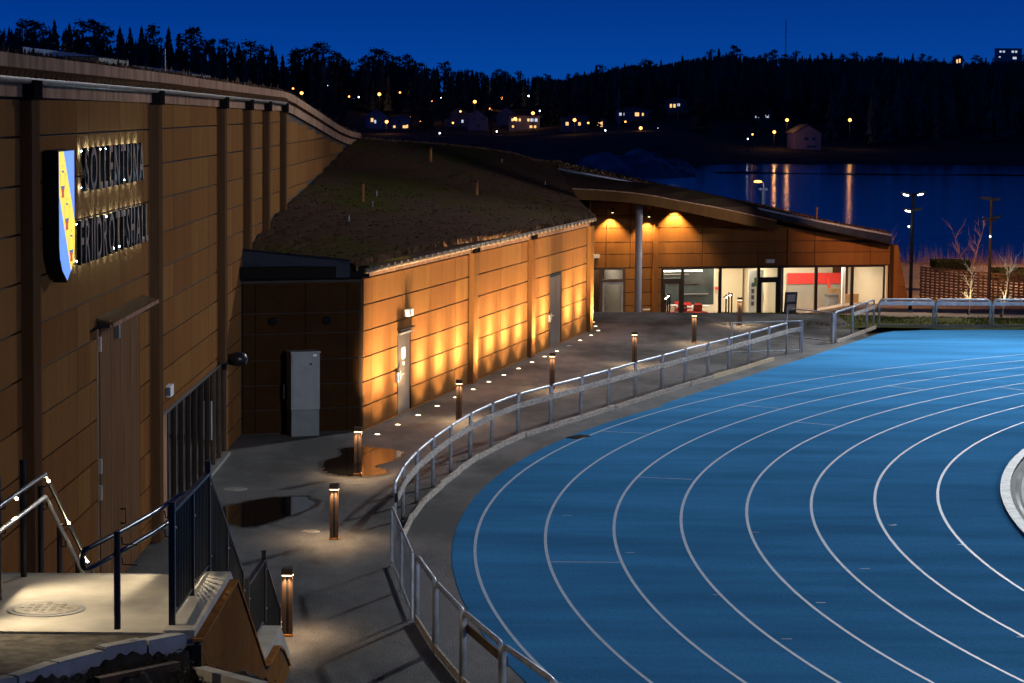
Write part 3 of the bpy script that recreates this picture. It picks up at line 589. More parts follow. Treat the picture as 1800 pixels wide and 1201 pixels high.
# roof surface: thin plate spline through surveyed points
CP = np.array([(-6.2, 58.9, 4.2), (-3.55, 58.4, 3.93), (-0.44, 72.4, 3.91), (2.75, 86.2, 3.91), (2.48, 106.8, 4.18), (2.0, 114.75, 4.8), (-6.2, 67.86, 4.79), (-6.2, 79.8, 5.26), (-6.2, 91.35, 5.86), (-6.2, 98.5, 6.21), (-6.16, 101.5, 6.29), (-3.43, 107, 6.03), (-.08, 113, 5.53), (2.15, 117, 5.09)])
def tps(C):
    n = len(C); d = np.hypot(C[:, None, 0]-C[None, :, 0], C[:, None, 1]-C[None, :, 1]); K = np.where(d > 0, d*d*np.log(d+1e-12), 0)
    Pm = np.c_[np.ones(n), C[:, :2]]; A = np.block([[K, Pm], [Pm.T, np.zeros((3, 3))]]); w_ = np.linalg.solve(A, np.r_[C[:, 2], 0, 0, 0])
    def fn(x, y):
        d = np.hypot(C[:, 0]-x, C[:, 1]-y); return float((np.where(d > 0, d*d*np.log(d+1e-12), 0)*w_[:n]).sum()+w_[n]+w_[n+1]*x+w_[n+2]*y)
    return fn
RF = tps(CP)
def rl(y): return lerp([(58, -6.2), (101.5, -6.2), (107, -3.43), (113, -.08), (117, 2.1)], y)
def rrt(y): return lerp([(58.4, -3.60), (86.2, 2.75), (106.8, 2.48), (114.75, 2.0), (117, 2.15)], y)
v = []; f = []; ny, nx = 66, 22
for j in range(ny):
    y = 58.2+58.8*j/(ny-1)
    for i in range(nx):
        k = i/(nx-1); x = rl(y)*(1-k)+rrt(y)*k; v.append((x, y, RF(x, y)+(random.uniform(-.02, .02) if 0 < i < nx-1 else 0)))
for j in range(ny): x, y, z = v[j*nx+nx-1]; v.append((x, y, z-0.16))
f = [(j*nx+i, j*nx+i+1, (j+1)*nx+i+1, (j+1)*nx+i) for j in range(ny-1) for i in range(nx-1)]+[(j*nx+nx-1, ny*nx+j, ny*nx+j+1, (j+1)*nx+nx-1) for j in range(ny-1)]
roof = MB().add(v, f).build('sedum_roof', 'sedum', wing)
b = MB()
def tuft(x, y, z, h, q):
    a = random.random()*6.28; b.add([(x-q*math.cos(a), y-q*math.sin(a), z-.01), (x+q*math.cos(a), y+q*math.sin(a), z-.01), (x+random.uniform(-.04, .04), y+random.uniform(-.04, .04), z+h)], [(0, 1, 2)])
for _ in range(9000):
    y = random.uniform(58.4, 116); k = random.random(); x = rl(y)*(1-k)+rrt(y)*k; tuft(x, y, RF(x, y), random.uniform(.008, .03), random.uniform(.03, .07))
tag(b.build('sedum_tufts', 'sedum', roof), kind='stuff')
b = MB()
for _ in range(3600):
    y = random.uniform(58.3, 86.3); x = rrt(y)-abs(random.gauss(0, .05))+.02; z = RF(x, y)-.05; tuft(x, y, z, random.uniform(.05, .15), random.uniform(.03, .06))
for _ in range(1500):
    k = random.random(); y = lerp([(0, 101.5), (.33, 107), (.66, 113), (1, 117)], k)-random.random()*.4; x = rl(y)+.1; tuft(x, y, RF(x, y), random.uniform(.03, .12), .05)
tag(b.build('edge_tufts', 'sedum_tuft', roof), kind='stuff')
for (x, y, h, r) in ((-4.45, 75, .52, .045), (-3.21, 98, .48, .055), (-1.23, 85, .42, .05)):
    z = RF(x, y); p = MB().tube([(x, y, z-.05), (x, y, z+h)], r, 10).build('vent_pipe', 'corten_cap', wing); MB().lathe([(r*1.35, 0), (r*1.35, .05), (r*.5, .09)], (x, y, z+h), 10).build('vent_cap', 'corten_dark', p)
for (x, y) in ((-4.1, 74), (-4.2, 78), (-4.4, 68), (1.3, 104), (-.5, 108)): MB().tube([(x, y, RF(x, y)-.03), (x, y, RF(x, y)+.16)], .014, 6).build('anchor_pin', 'galv', wing)
ca = thing('utility_cabinet', 'tall pale grey electrical cabinet against the dark recess wall', 'cabinet', qp(1.4, 0, .32), RZQ)
MB().box(qp(1.40, 0.30, .28), (0.66, 0.40, 0.60), Matrix.Rotation(RZQ, 3, 'Z')).build('base_section', 'cabinet_low', ca)
MB().box(qp(1.40, 1.26, .28), (0.68, 0.42, 1.30), Matrix.Rotation(RZQ, 3, 'Z')).build('body', 'cabinet', ca)
MB().box(qp(1.40, 1.93, .28), (0.72, 0.46, 0.04), Matrix.Rotation(RZQ, 3, 'Z')).build('lid', 'cabinet', ca)
for z in (0.97, 1.62): MB().box(qp(1.40, z, .497), (0.61, 0.012, 0.60), Matrix.Rotation(RZQ, 3, 'Z')).build('door', 'cabinet', ca)
MB().tube([qp(1.52, 1.66, .50), qp(1.52, 1.66, .525)], .028, 10).build('lock', 'black_steel', ca); MB().box(qp(1.62, 1.86, .506), (.09, .004, .05), Matrix.Rotation(RZQ, 3, 'Z')).build('label_plate', 'paper', ca)
MB().box(qp(1.02, 1.0, .12), (.10, .10, .34), Matrix.Rotation(RZQ, 3, 'Z')).build('meter_box', 'black_steel', ca)

# ================================================================== PAVILION
TH = R(18); FV = Vector((math.cos(TH), math.sin(TH), 0)); NF = Vector((math.sin(TH), -math.cos(TH), 0)); F0 = Vector((6.9, 117.6, 0)); FLR = -2.45
def fp(t, z, o=0.0): p = F0+FV*t+NF*o; return (p.x, p.y, z)
RF3 = Matrix.Rotation(TH, 3, 'Z')
pav = thing('pavilion', 'rust panelled cafe pavilion with tall lit windows at the end of the path', 'building', fp(4, FLR))
def ptop(t): return lerp([(-3.6, 3.6), (-1, 3.4), (2, 2.95), (5.5, 2.25), (11.8, 1.12)], t)
PR = [3.25, 2.64, 2.07, 1.41, .86, .23]; PRL = [-.32, -.92, -1.53, -2.13, FLR]
fw = MB().add([fp(-3.6, .2, -.06), fp(11.8, .2, -.06), fp(11.8, ptop(11.8), -.06), fp(5.5, ptop(5.5), -.06), fp(2, ptop(2), -.06), fp(-1, ptop(-1), -.06), fp(-3.6, ptop(-3.6), -.06)], [(0, 1, 2, 3, 4, 5, 6)]).build('upper_wall', 'backing', pav)
ecut = [-3.6, -2.74, -1.55, -.43, -.2, 2.05, 4.87, 6.36, 6.54, 7.79, 10.7, 11.75]
for t0, t1 in zip(ecut, ecut[1:]):
    for zt, zb in zip([4.2]+PR, PR):
        za, zc = min(zt, ptop(t0)), min(zt, ptop(t1))
        if za <= zb+.04 and zc <= zb+.04: continue
        za, zc = max(za, zb+.03), max(zc, zb+.03); g_ = .014; q = [fp(t0+g_, zb+.014, 0), fp(t1-g_, zb+.014, 0), fp(t1-g_, zc-.014, 0), fp(t0+g_, za-.014, 0)]; q2 = [fp(t0+g_, zb+.014, -.03), fp(t1-g_, zb+.014, -.03), fp(t1-g_, zc-.014, -.03), fp(t0+g_, za-.014, -.03)]
        MB().add(q+q2, [(0, 1, 2, 3), (7, 6, 5, 4), (0, 4, 5, 1), (1, 5, 6, 2), (2, 6, 7, 3), (3, 7, 4, 0)]).build('panel', 'corten', fw)
lo = MB().add([fp(-1.8, FLR, -.06), fp(.05, FLR, -.06), fp(.05, .23, -.06), fp(-1.8, .23, -.06)], [(0, 1, 2, 3)]).build('lower_wall', 'backing', pav)
for t0, t1 in ((-1.78, -1.1), (-1.1, -.43), (-.2, .04)):
    for zt, zb in zip([.21]+PRL, PRL): box('panel', fp((t0+t1)/2, (zt+zb)/2, -.015), (t1-t0-.014, .03, zt-zb-.03), 'corten', lo, TH)
for t_, z0, z1 in ((-.315, FLR, 3.1), (6.45, .25, 2.05)): MB().box(fp(t_, (z0+z1)/2, .06), (.22, .14, z1-z0), RF3).build('pilaster', 'corten', pav)
def window(t0, t1, z0=FLR, z1=.21, door=None, m1='frame_dark'):
    wdw = MB(); 
    for a, b_, c, d in ((t0, t0+.07, z0, z1), (t1-.07, t1, z0, z1), (t0+.07, t1-.07, z1-.07, z1), (t0+.07, t1-.07, z0, z0+.07)): wdw.box(fp((a+b_)/2, (c+d)/2, -.03), (b_-a, .10, d-c), RF3)
    W_ = wdw.build('window', m1, pav)
    if door:
        MB().box(fp((t0+t1)/2, door+.06, -.03), (t1-t0-.14, .10, .14), RF3).build('transom', m1, W_)
        dl = MB()
        for a, b_, c, d in ((t0+.07, t0+.16, z0+.05, door-.01), (t1-.16, t1-.07, z0+.05, door-.01), (t0+.16, t1-.16, door-.12, door-.01), (t0+.16, t1-.16, z0+.05, z0+.2)): dl.box(fp((a+b_)/2, (c+d)/2, -.02), (b_-a, .07, d-c), RF3)
        dl.build('door_leaf', 'alu' if m1 == 'frame_brown' else m1, W_)
        MB().tube([fp(t0+.22, -1.55, .02), fp(t0+.22, -1.45, .08), fp(t0+.22, -1.1, .08), fp(t0+.22, -1.0, .02)], .018, 6).build('door_handle', 'alu', W_)
        box('pane', fp((t0+t1)/2, (door+.13+z1-.07)/2, -.03), (t1-t0-.14, .012, z1-.07-door-.13), 'glass', W_, TH)
        box('pane', fp((t0+t1)/2, (z0+.2+door-.12)/2, -.025), (t1-t0-.32, .012, door-.12-z0-.2), 'glass', W_, TH)
    else: box('pane', fp((t0+t1)/2, (z0+z1)/2, -.03), (t1-t0-.14, .012, z1-z0-.14), 'glass', W_, TH)
window(-3.5, -2.95, m1='frame_brown'); window(-2.95, -1.8, door=-.42, m1='frame_brown')
mu = [.05, 1.08, 2.98, 4.93, 5.99, 7.9, 9.78, 11.5]
for i, (a, b_) in enumerate(zip(mu, mu[1:])): window(a, b_, door=-.42 if i in (0, 3) else None)
# interior rooms
DEP = 6.0
inr = MB().add([fp(-3.6, FLR+.01, -.08), fp(11.7, FLR+.01, -.08), fp(11.7, FLR+.01, -DEP), fp(-3.6, FLR+.01, -DEP)], [(0, 1, 2, 3)]).build('interior_floor', 'tabletop', pav)
MB().add([fp(-3.6, .45, -.08), fp(11.7, .45, -.08), fp(11.7, .45, -DEP), fp(-3.6, .45, -DEP)], [(3, 2, 1, 0)]).build('ceiling', 'greywall', pav)
def iwall(t0, o0, t1, o1, mt, nm='interior_wall', z0=FLR, z1=.45, th=.08):
    a = Vector(fp(t0, 0, -o0)); c = Vector(fp(t1, 0, -o1)); d = (c-a).normalized(); n_ = Vector((-d.y, d.x, 0))*th/2
    return MB().prism([((a-n_).x, (a-n_).y), ((c-n_).x, (c-n_).y), ((c+n_).x, (c+n_).y), ((a+n_).x, (a+n_).y)], z0, z1).build(nm, mt, pav)
iwall(-3.6, DEP, 2.7, DEP, 'greywall'); iwall(3.75, 2.6, 3.75, 4.2, 'cream'); iwall(2.7, 4.2, 5.9, 4.2, 'cream'); iwall(6.05, .3, 6.05, 4.6, 'cream'); iwall(6.0, 4.6, 11.7, 4.6, 'cream'); iwall(11.66, .1, 11.66, 4.6, 'cream'); iwall(-3.62, .1, -3.62, DEP, 'greywall'); iwall(-1.5, .3, -1.5, DEP, 'greywall')
iwall(-.6, 2.6, 3.72, 2.6, 'darkroom', 'dark_window_wall', -1.75, .3, .08); iwall(-.6, 2.6, 3.72, 2.6, 'cream', 'low_wall', FLR, -1.76, .12); iwall(1.3, 2.52, 3.0, 2.52, 'frame_brown', 'glazing_bar', -.75, -.70, .04); iwall(.2, 2.52, 2.4, 2.52, 'greywall', 'shelf', -.30, -.26, .12); iwall(2.0, 2.52, 3.4, 2.52, 'alu', 'shelf', -1.25, -1.2, .12); iwall(10.0, 1.6, 10.15, 1.6, 'white', 'interior_column', FLR, .45, .15)
iwall(6.25, .5, 6.4, .5, 'greywall', 'interior_column', FLR, .45, .15)
iwall(8.4, 4.5, 11.3, 4.3, 'greywall', 'low_screen', FLR, -.95, .06); iwall(8.4, 4.44, 11.3, 4.24, 'red', 'red_wall_panel', -.95, -.42, .06)
iwall(3.2, 3.6, 4.3, 3.6, 'red', 'red_counter_top', -1.08, -.98, .9); iwall(3.3, 3.7, 4.3, 3.7, 'cream', 'counter', FLR, -1.08, .7)
for (t_, o_) in ((.7, 1.6), (2.1, 1.7)): MB().box(fp(t_, -.06, -o_), (1.3, .10, .06), RF3).build('ceiling_luminaire', 'e_tube', pav)
for (t0, o0, sx, p, c) in ((1.2, 1.3, (2.4, 1.6), 60, (1, .92, .78)), (4.2, 2.0, (2.4, 2.6), 150, (1, .89, .70)), (8.6, 2.2, (4.0, 3.0), 230, (1, .91, .74)), (-2.5, 2.5, (1.4, 2.5), 60, (1, .92, .78))):
    p_ = MB().box(fp(t0, .42, -o0), (sx[0]*.5, .3, .03), RF3).build('ceiling_panel_light', 'e_tube', pav); light('AREA', 'ceiling_light', fp(t0, .38, -o0), fp(t0, -2, -o0), p, c, pav, sx)
def table(t_, o_, label):
    q = fp(t_, FLR+.01, -o_); T_ = thing('cafe_table', label, 'table', q)
    MB().lathe([(.42, .71), (.44, .72), (.44, .74), (.42, .75)], q, 20).build('tabletop', 'tabletop', T_); MB().lathe([(.22, 0), (.22, .02), (.03, .05), (.03, .71)], q, 12).build('pedestal', 'alu', T_)
table(1.6, .9, 'round white cafe table nearest the glass door'); table(2.6, 1.5, 'round white cafe table nearest the cream wall'); table(1.5, 1.9, 'round white cafe table furthest inside the window')
def chair(t_, o_, rz, label):
    q = fp(t_, FLR+.01, -o_); C_ = thing('cafe_chair', label, 'chair', q, rz); M = WM[C_.name]
    MB().box((0, 0, .44), (.44, .44, .05)).build('seat', 'red', C_, M=M); MB().box((0, .21, .70), (.44, .04, .34), Matrix.Rotation(R(-8), 3, 'X')).build('backrest', 'red', C_, M=M)
    for sx in (-1, 1):
        for sy in (-1, 1): MB().tube([(sx*.19, sy*.19, .42), (sx*.21, sy*.22, 0)], .014, 6).build('leg', 'alu', C_, M=M)
for i, (a, b_, c) in enumerate([(1.45, .8, 2.9), (2.1, .75, 3.4), (2.6, 1.3, 2.2), (2.1, 1.7, .4), (.95, 1.4, 1.2), (1.9, 2.3, .2)]):
    chair(a, b_, c, 'red cafe chair ' + ['left of the nearest round table', 'right of the nearest round table', 'closest to the cream wall', 'between the two front tables', 'just inside the glass door', 'at the back by the dark window'][i])
nb = thing('notice_board', 'tall poster board with green and black notices behind the glass door', 'notice board', fp(5.45, FLR, -1.5))
MB().box(fp(5.45, -1.2, -1.5), (.75, .05, 2.3), RF3).build('board', 'paper', nb)
MB().box(fp(5.50, -.62, -1.47), (.30, .01, .42), RF3).build('green_poster', 'green', nb)
for k in range(4): MB().box(fp(5.28, -.75-k*.3, -1.47), (.14, .01, .2), RF3).build('print', 'print', nb)
sg = thing('pavement_sign', 'framed pavement sign leaning outside the window beyond the gate', 'sign', fp(6.35, -2.2, .6))
MB().box(fp(6.35, -1.45, .55), (.62, .05, 1.0), RF3 @ Matrix.Rotation(R(8), 3, 'X')).build('frame', 'cabinet_low', sg); MB().box(fp(6.35, -1.25, .60), (.42, .01, .34), RF3 @ Matrix.Rotation(R(8), 3, 'X')).build('sheet', 'paper', sg); MB().box(fp(6.35, -1.68, .62), (.42, .01, .28), RF3 @ Matrix.Rotation(R(8), 3, 'X')).build('sheet', 'paper', sg)
MB().box(fp(6.35, -2.1, .5), (.62, .3, .36), RF3).build('foot', 'cabinet_low', sg)
for i, (t_, o_, hh) in enumerate(((10.4, 3.2, 1.35), (10.9, 2.6, 1.1))):
    pk = thing('leaning_board', ['tall plywood board leaning inside the last window', 'short plywood board leaning inside the last window'][i], 'board', fp(t_, FLR, -o_))
    MB().box(fp(t_, FLR+hh/2+.02, -o_), (.9, .04, hh), RF3 @ Matrix.Rotation(R(10), 3, 'X')).build('sheet', 'plywood', pk); MB().box(fp(t_-.3, FLR+hh+.2, -o_-.1), (.12, .04, .5), RF3 @ Matrix.Rotation(R(-14), 3, 'Y')).build('red_strip', 'red', pk)
bi = thing('waste_bin', 'grey bin with dark lid inside the last window', 'bin', fp(9.95, FLR, -2.6)); MB().box(fp(9.95, FLR+.5, -2.6), (.5, .4, 1.0), RF3).build('body', 'cabinet', bi); MB().box(fp(9.95, FLR+1.05, -2.6), (.55, .45, .12), RF3).build('lid', 'print', bi)
# wall lamps on the facade
for t_, z_, nm in ((-3.3, .78, 'white strip lamp on the pavilion wall beside the lit wing'), (5.47, .47, 'white strip lamp above the dark framed pavilion door')):
    q = thing('wall_lamp', nm, 'wall lamp', fp(t_, z_)); MB().box(fp(t_, z_, .06), (.42, .12, .17), RF3).build('case', 'white', q)
q = thing('wall_sign', 'small white plate low on the rust wall beside the pillar', 'sign', fp(-.72, -1.9)); MB().box(fp(-.72, -1.72, .03), (.36, .04, .07), RF3).build('plate', 'white', q)
# pillar, roof, canopy
pi_ = thing('round_pillar', 'slender pale round pillar carrying the entrance canopy', 'pillar', (5.62, 113, FLR)); MB().tube([(5.62, 113, FLR), (5.62, 113, 3.3)], .155, 20).build('shaft', 'pillar', pi_, True); MB().lathe([(.22, 0), (.22, .05), (.16, .07)], (5.62, 113, FLR), 20).build('foot_plate', 'galv', pi_)
TRIM = [(2.48, 106.8, 4.18), (3.55, 108.07, 4.1), (5.14, 109.96, 3.93), (6.15, 111.15, 3.77), (7.34, 112.57, 3.51), (9.09, 114.64, 3.17), (10.96, 116.86, 2.74), (12.3, 118.3, 2.42)]
FBOT = [3.72, 3.66, 3.49, 3.31, 3.06, 2.66, 2.22, 1.98]
EAVE = [(2.0, 114.75, 4.8), (4.52, 115.56, 4.36), (6.71, 116.28, 3.93), (9.13, 117.06, 3.45), (11.85, 117.95, 2.88), (14.62, 118.85, 2.31), (17.9, 119.9, 1.70)]
BACK = [(2.15, 117, 5.09), (4.73, 121, 4.51), (7.98, 122.5, 3.79), (10.2, 123.6, 3.33), (12.56, 125, 2.86), (15.4, 125.3, 2.2), (18.6, 125.3, 1.62)]
EB = [(2.6, 114.9, 4.55), (4.8, 115.65, 4.12), (6.9, 116.34, 3.66), (9.3, 117.1, 3.14), (11.95, 118.0, 2.60), (14.7, 118.87, 1.96), (17.9, 119.9, 1.33)]
can = MB(); nT = len(TRIM); ce = [(2.0+ (17.9-2.0)*0, 114.75, 4.7)]+[(lerp([(0, 2.0), (7, 13.0)], i), lerp([(0, 114.75), (7, 118.4)], i), TRIM[i][2]+.35 if i else 4.75) for i in range(1, nT)]
v = list(TRIM)+ce; can.add(v, [(i, i+1, nT+i+1, nT+i) for i in range(nT-1)])
canopy = can.build('canopy_roof', 'sedum', pav)
v = list(TRIM)+[(x+.05, y+.05, z) for (x, y, _), z in zip(TRIM, FBOT)]+[(x-.15, y+.2, z) for x, y, z in TRIM]; fa = MB().add(v, [(i, nT+i, nT+i+1, i+1) for i in range(nT-1)])
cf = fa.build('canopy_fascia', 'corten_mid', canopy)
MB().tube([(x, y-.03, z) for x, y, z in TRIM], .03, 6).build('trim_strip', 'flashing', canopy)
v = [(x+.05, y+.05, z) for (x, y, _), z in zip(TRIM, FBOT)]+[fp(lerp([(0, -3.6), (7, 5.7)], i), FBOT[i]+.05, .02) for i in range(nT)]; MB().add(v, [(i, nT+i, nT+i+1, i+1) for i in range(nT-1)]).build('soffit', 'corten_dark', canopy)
nE = len(EAVE); mr = MB().add(list(EAVE)+list(BACK), [(i, i+1, nE+i+1, nE+i) for i in range(nE-1)]).build('main_roof', 'sedum', pav)
MB().add(list(EAVE)+list(EB), [(i, nE+i, nE+i+1, i+1) for i in range(nE-1)]).build('eave_fascia', 'dark_flash', mr)
MB().tube([(x, y-.04, z+.02) for x, y, z in EAVE], .05, 8).build('eave_gutter', 'galv', mr, True)
v = list(EB)+[(p[0]+NF.x*-1.4, p[1]-NF.y*1.4, p[2]-.04) for p in EB]; MB().add(v, [(i, nE+i, nE+i+1, i+1) for i in range(nE-1)]).build('eave_soffit', 'backing', mr)
MB().add([EAVE[-1], EB[-1], (18.6, 125.3, 1.3), BACK[-1]], [(0, 1, 2, 3)]).build('verge', 'dark_flash', mr)
MB().add([(BACK[i][0], BACK[i][1], BACK[i][2]) for i in range(nE)]+[(BACK[i][0], BACK[i][1], -3) for i in range(nE)], [(i, i+1, nE+i+1, nE+i) for i in range(nE-1)]).build('back_wall', 'corten_dark', pav)
b = MB()
for _ in range(2600):
    k = random.random()*(nE-1); i = int(k); k -= i; A_ = Vector(EAVE[i]).lerp(Vector(EAVE[i+1]), k); B_ = Vector(BACK[i]).lerp(Vector(BACK[i+1]), k); p = A_.lerp(B_, random.random()**2); tuft(p.x, p.y, p.z, random.uniform(.03, .10), .05)
tag(b.build('roof_tufts', 'sedum_tuft', mr), kind='stuff')
p = MB().tube([(11.9, 121, 3.1), (11.9, 121, 3.75)], .12, 10).build('roof_vent', 'galv', pav); MB().box((11.9, 121, 3.80), (.42, .42, .10)).build('vent_cowl', 'galv', p)
p = MB().tube([(14.55, 121.5, 2.3), (14.55, 121.5, 2.95)], .04, 8).build('roof_pipe', 'corten_cap', pav)
# sloping end fin
fn = [fp(11.75, -2.2, .35), fp(12.75, -2.2, .35), fp(11.95, 1.2, .35), fp(11.75, 1.2, .35)]; fb = [fp(11.75, -2.2, -.6), fp(12.75, -2.2, -.6), fp(11.95, 1.2, -.6), fp(11.75, 1.2, -.6)]
fin = MB().add(fn+fb, [(0, 1, 2, 3), (7, 6, 5, 4), (1, 5, 6, 2), (2, 6, 7, 3), (3, 7, 4, 0)]).build('end_fin', 'corten_dark', pav)
for z0, z1 in ((-2.1, -1.45), (-1.43, -.80), (-.78, -.12), (-.10, .6), (.62, 1.15)):
    e_ = lambda z: lerp([(-2.2, 12.72), (1.2, 11.97)], z); MB().add([fp(11.95, z0, .37), fp(e_(z0), z0, .37), fp(max(e_(z1), 11.99), z1, .37), fp(11.95, z1, .37)], [(0, 1, 2, 3)]).build('panel', 'corten', fin)
MB().box(fp(11.84, -.5, .40), (.20, .10, 3.4), RF3).build('edge_post', 'corten', fin)
# downlights under the canopy washing the wall
for i, (t_, z_) in enumerate(((-2.55, 2.45), (-.75, 2.25), (.62, 2.72))):
    dl = thing('canopy_downlight', ['downlight under the canopy left of the pillar', 'downlight under the canopy just right of the pillar', 'rightmost downlight under the canopy'][i], 'downlight', fp(t_, z_+.5, .30))
    MB().tube([fp(t_, z_+.35, .30), fp(t_, z_+.6, .30)], .06, 10).build('housing', 'black_steel', dl); MB().tube([fp(t_, z_+.335, .30), fp(t_, z_+.349, .30)], .045, 10).build('lens', 'e_spot', dl)
    light('SPOT', 'downlight_beam', fp(t_, z_+.30, .30), fp(t_, -4, .12), (850, 600, 1200)[i], (1, .62, .22), dl, .03, 100, .6)

# ================================================================== SMALL LIGHTS
SP = [(-3.09, 58.06), (-2.70, 59.89), (-2.29, 61.81), (-1.88, 63.75), (-1.46, 65.70), (-1.03, 67.64), (-.63, 69.55), (-.22, 71.38), (.20, 73.21), (.60, 75.08), (1.0, 76.83), (1.40, 78.61), (2.22, 82.36), (2.64, 84.27), (2.94, 86.09), (2.90, 87.78), (2.86, 89.54)]
ORD = ['first', 'second', 'third', 'fourth', 'fifth', 'sixth', 'seventh', 'eighth', 'ninth', 'tenth', 'eleventh', 'twelfth', 'thirteenth', 'fourteenth', 'fifteenth', 'sixteenth', 'seventeenth', 'eighteenth', 'nineteenth', 'twentieth']
up0 = None
for i, (x, y) in enumerate(SP):
    lab = ORD[i]+' recessed ground light along the lit wall, counted from the recess corner'
    if up0 is None:
        up0 = thing('ground_light', lab, 'ground light', (x, y, 0), 0, 'recessed lights along the lit wall')
        MB().lathe([(.085, -.02), (.085, .006), (.06, .010)], (x, y, 0), 18).build('steel_ring', 'galv', up0); MB().lathe([(.058, .0), (.058, .011), (.04, .014)], (x, y, 0), 18).build('lens', 'e_up', up0); o = up0
    else: o = dup(up0, Matrix.Translation((x, y, 0)), lab); WM[o.name] = Matrix.Translation((x, y, 0))
    if i < 14: tgt = Vector((x, y, 0))+Vector((-NW.x*.50, -NW.y*.50, 3.6))
    else: tgt = Vector((x-.25, y, 2.4))

    base_ = Vector((x, y, 0)); side = EW if i < 14 else Vector((0, 1, 0))
    for dx_, z_, cone_, pw_ in ((0, 3.3, 66, 1.15), (-.95, 2.7, 62, .95), (.95, 2.7, 62, .95), (-.95, 1.15, 58, .20), (.95, 1.15, 58, .20), (0, 1.5, 150, .12)):
        if i == 0 and dx_ <= 0: continue
        light('SPOT', 'ground_light_beam', (x, y, .03), tuple(Vector((tgt.x, tgt.y, z_))+side*(dx_+(.75 if i == 0 else 0))), UPL*pw_*(1.6 if i == 0 else 1), (1.0, .71, .38), o, .10, cone_ if i else 46, 1.0)
fl = thing('ground_light', 'unlit recessed ground light between the lit ones near the double steel door', 'ground light', (1.82, 80.5, 0)); MB().lathe([(.085, -.02), (.085, .006), (.06, .010)], (1.82, 80.5, 0), 18).build('steel_ring', 'galv', fl); MB().lathe([(.058, 0), (.058, .011), (.04, .014)], (1.82, 80.5, 0), 18).build('lens', 'paper', fl)
BO = [(-3.17, 35.66), (-3.08, 43.82), (-3.15, 51.70), (-1.27, 61.02), (1.09, 67.97), (3.63, 74.75), (5.91, 81.93), (8.0, 88.87)]
bo0 = None
for i, (x, y) in enumerate(BO):
    lab = ORD[i]+' brown bollard light along the path, counted from the steps'; H_ = 0.98
    if bo0 is None:
        bo0 = o = thing('bollard_light', lab, 'bollard light', (x, y, 0), 0, 'bollard lights along the path')
        MB().box((x, y, H_-.045), (.16, .16, .09)).build('cap', 'bollard', bo0); MB().box((x, y, .015), (.17, .17, .03)).build('base_plate', 'corten_cap', bo0)
        MB().box((x-.0475, y, (H_-.09)/2), (.055, .10, H_-.095)).build('fin', 'bollard', bo0); MB().box((x+.0475, y, (H_-.09)/2), (.055, .10, H_-.095)).build('fin', 'bollard', bo0)
        MB().box((x, y, (H_-.09)/2), (.042, .06, H_-.095)).build('core', 'black_steel', bo0)
        for s in (-1, 1): MB().box((x, y+s*.066, H_-.097), (.13, .022, .01)).build('led_lens', 'e_bol', bo0)
        for s in (-1, 1): MB().box((x+s*.079, y, H_-.097), (.002, .09, .01)).build('led_lens', 'e_bol', bo0)
    else: o = dup(bo0, Matrix.Translation((x, y, 0)), lab); WM[o.name] = Matrix.Translation((x, y, 0))
    for k, (sx, sy) in enumerate(((0, -1), (0, 1), (1, 0), (-1, 0))): light('SPOT', 'bollard_beam', (x+sx*.075, y+sy*.075, H_-.11), (x+sx*.35, y+sy*.35, 0), BOL/2, (1.0, .66, .36), o, .02, 118, .9)
# ================================================================== STADIUM MAST (just outside the frame on the right)
MX, MY, MZ = 21.3, 92.0, 19.6
ms = thing('floodlight_mast', 'tall steel floodlight mast standing behind the far fence', 'floodlight mast', (MX, MY, 0))
MB().tube([(MX, MY, -.2), (MX, MY, 10), (MX, MY, MZ+.4)], [.24, .17, .10], 14).build('mast', 'galv', ms, True); MB().box((MX, MY, MZ), (4.0, .12, .12), Matrix.Rotation(R(-28), 3, 'Z')).build('crossarm', 'galv', ms); MB().lathe([(.42, -.15), (.42, .06), (.26, .10)], (MX, MY, 0), 16).build('footing', 'concrete_grey', ms)
for k, (off, tg) in enumerate(((-1.1, (-5, 36, 1)), (-.36, (4, 52, 0)), (.36, (10, 60, 0)), (1.1, (26, 60, 0)), (1.8, (11, 93, 0)))):
    p = (MX+off*math.cos(R(-28)), MY+off*math.sin(R(-28)), MZ-.3); d = (Vector(tg)-Vector(p)).normalized()
    hd_ = MB().box((0, 0, 0), (.5, .4, .26)).build('flood_head', 'black_steel', ms, M=Matrix.Translation(p) @ d.to_track_quat('-Z', 'Y').to_matrix().to_4x4())
    q_ = Vector(p)+d*.14; MB().box((0, 0, 0), (.42, .32, .01)).build('lens', 'e_flood', hd_, M=Matrix.Translation(q_) @ d.to_track_quat('-Z', 'Y').to_matrix().to_4x4())
    light('SPOT', 'flood_beam', tuple(q_+d*.03), tg, FLOOD*(.16, 1.9, 1.9, 2.2, 1.3)[k], ((1, .93, .84), (.92, .97, 1), (.90, .97, 1), (.90, .97, 1), (1, .95, .85))[k], ms, .12, (70, 100, 100, 100, 90)[k], .7)

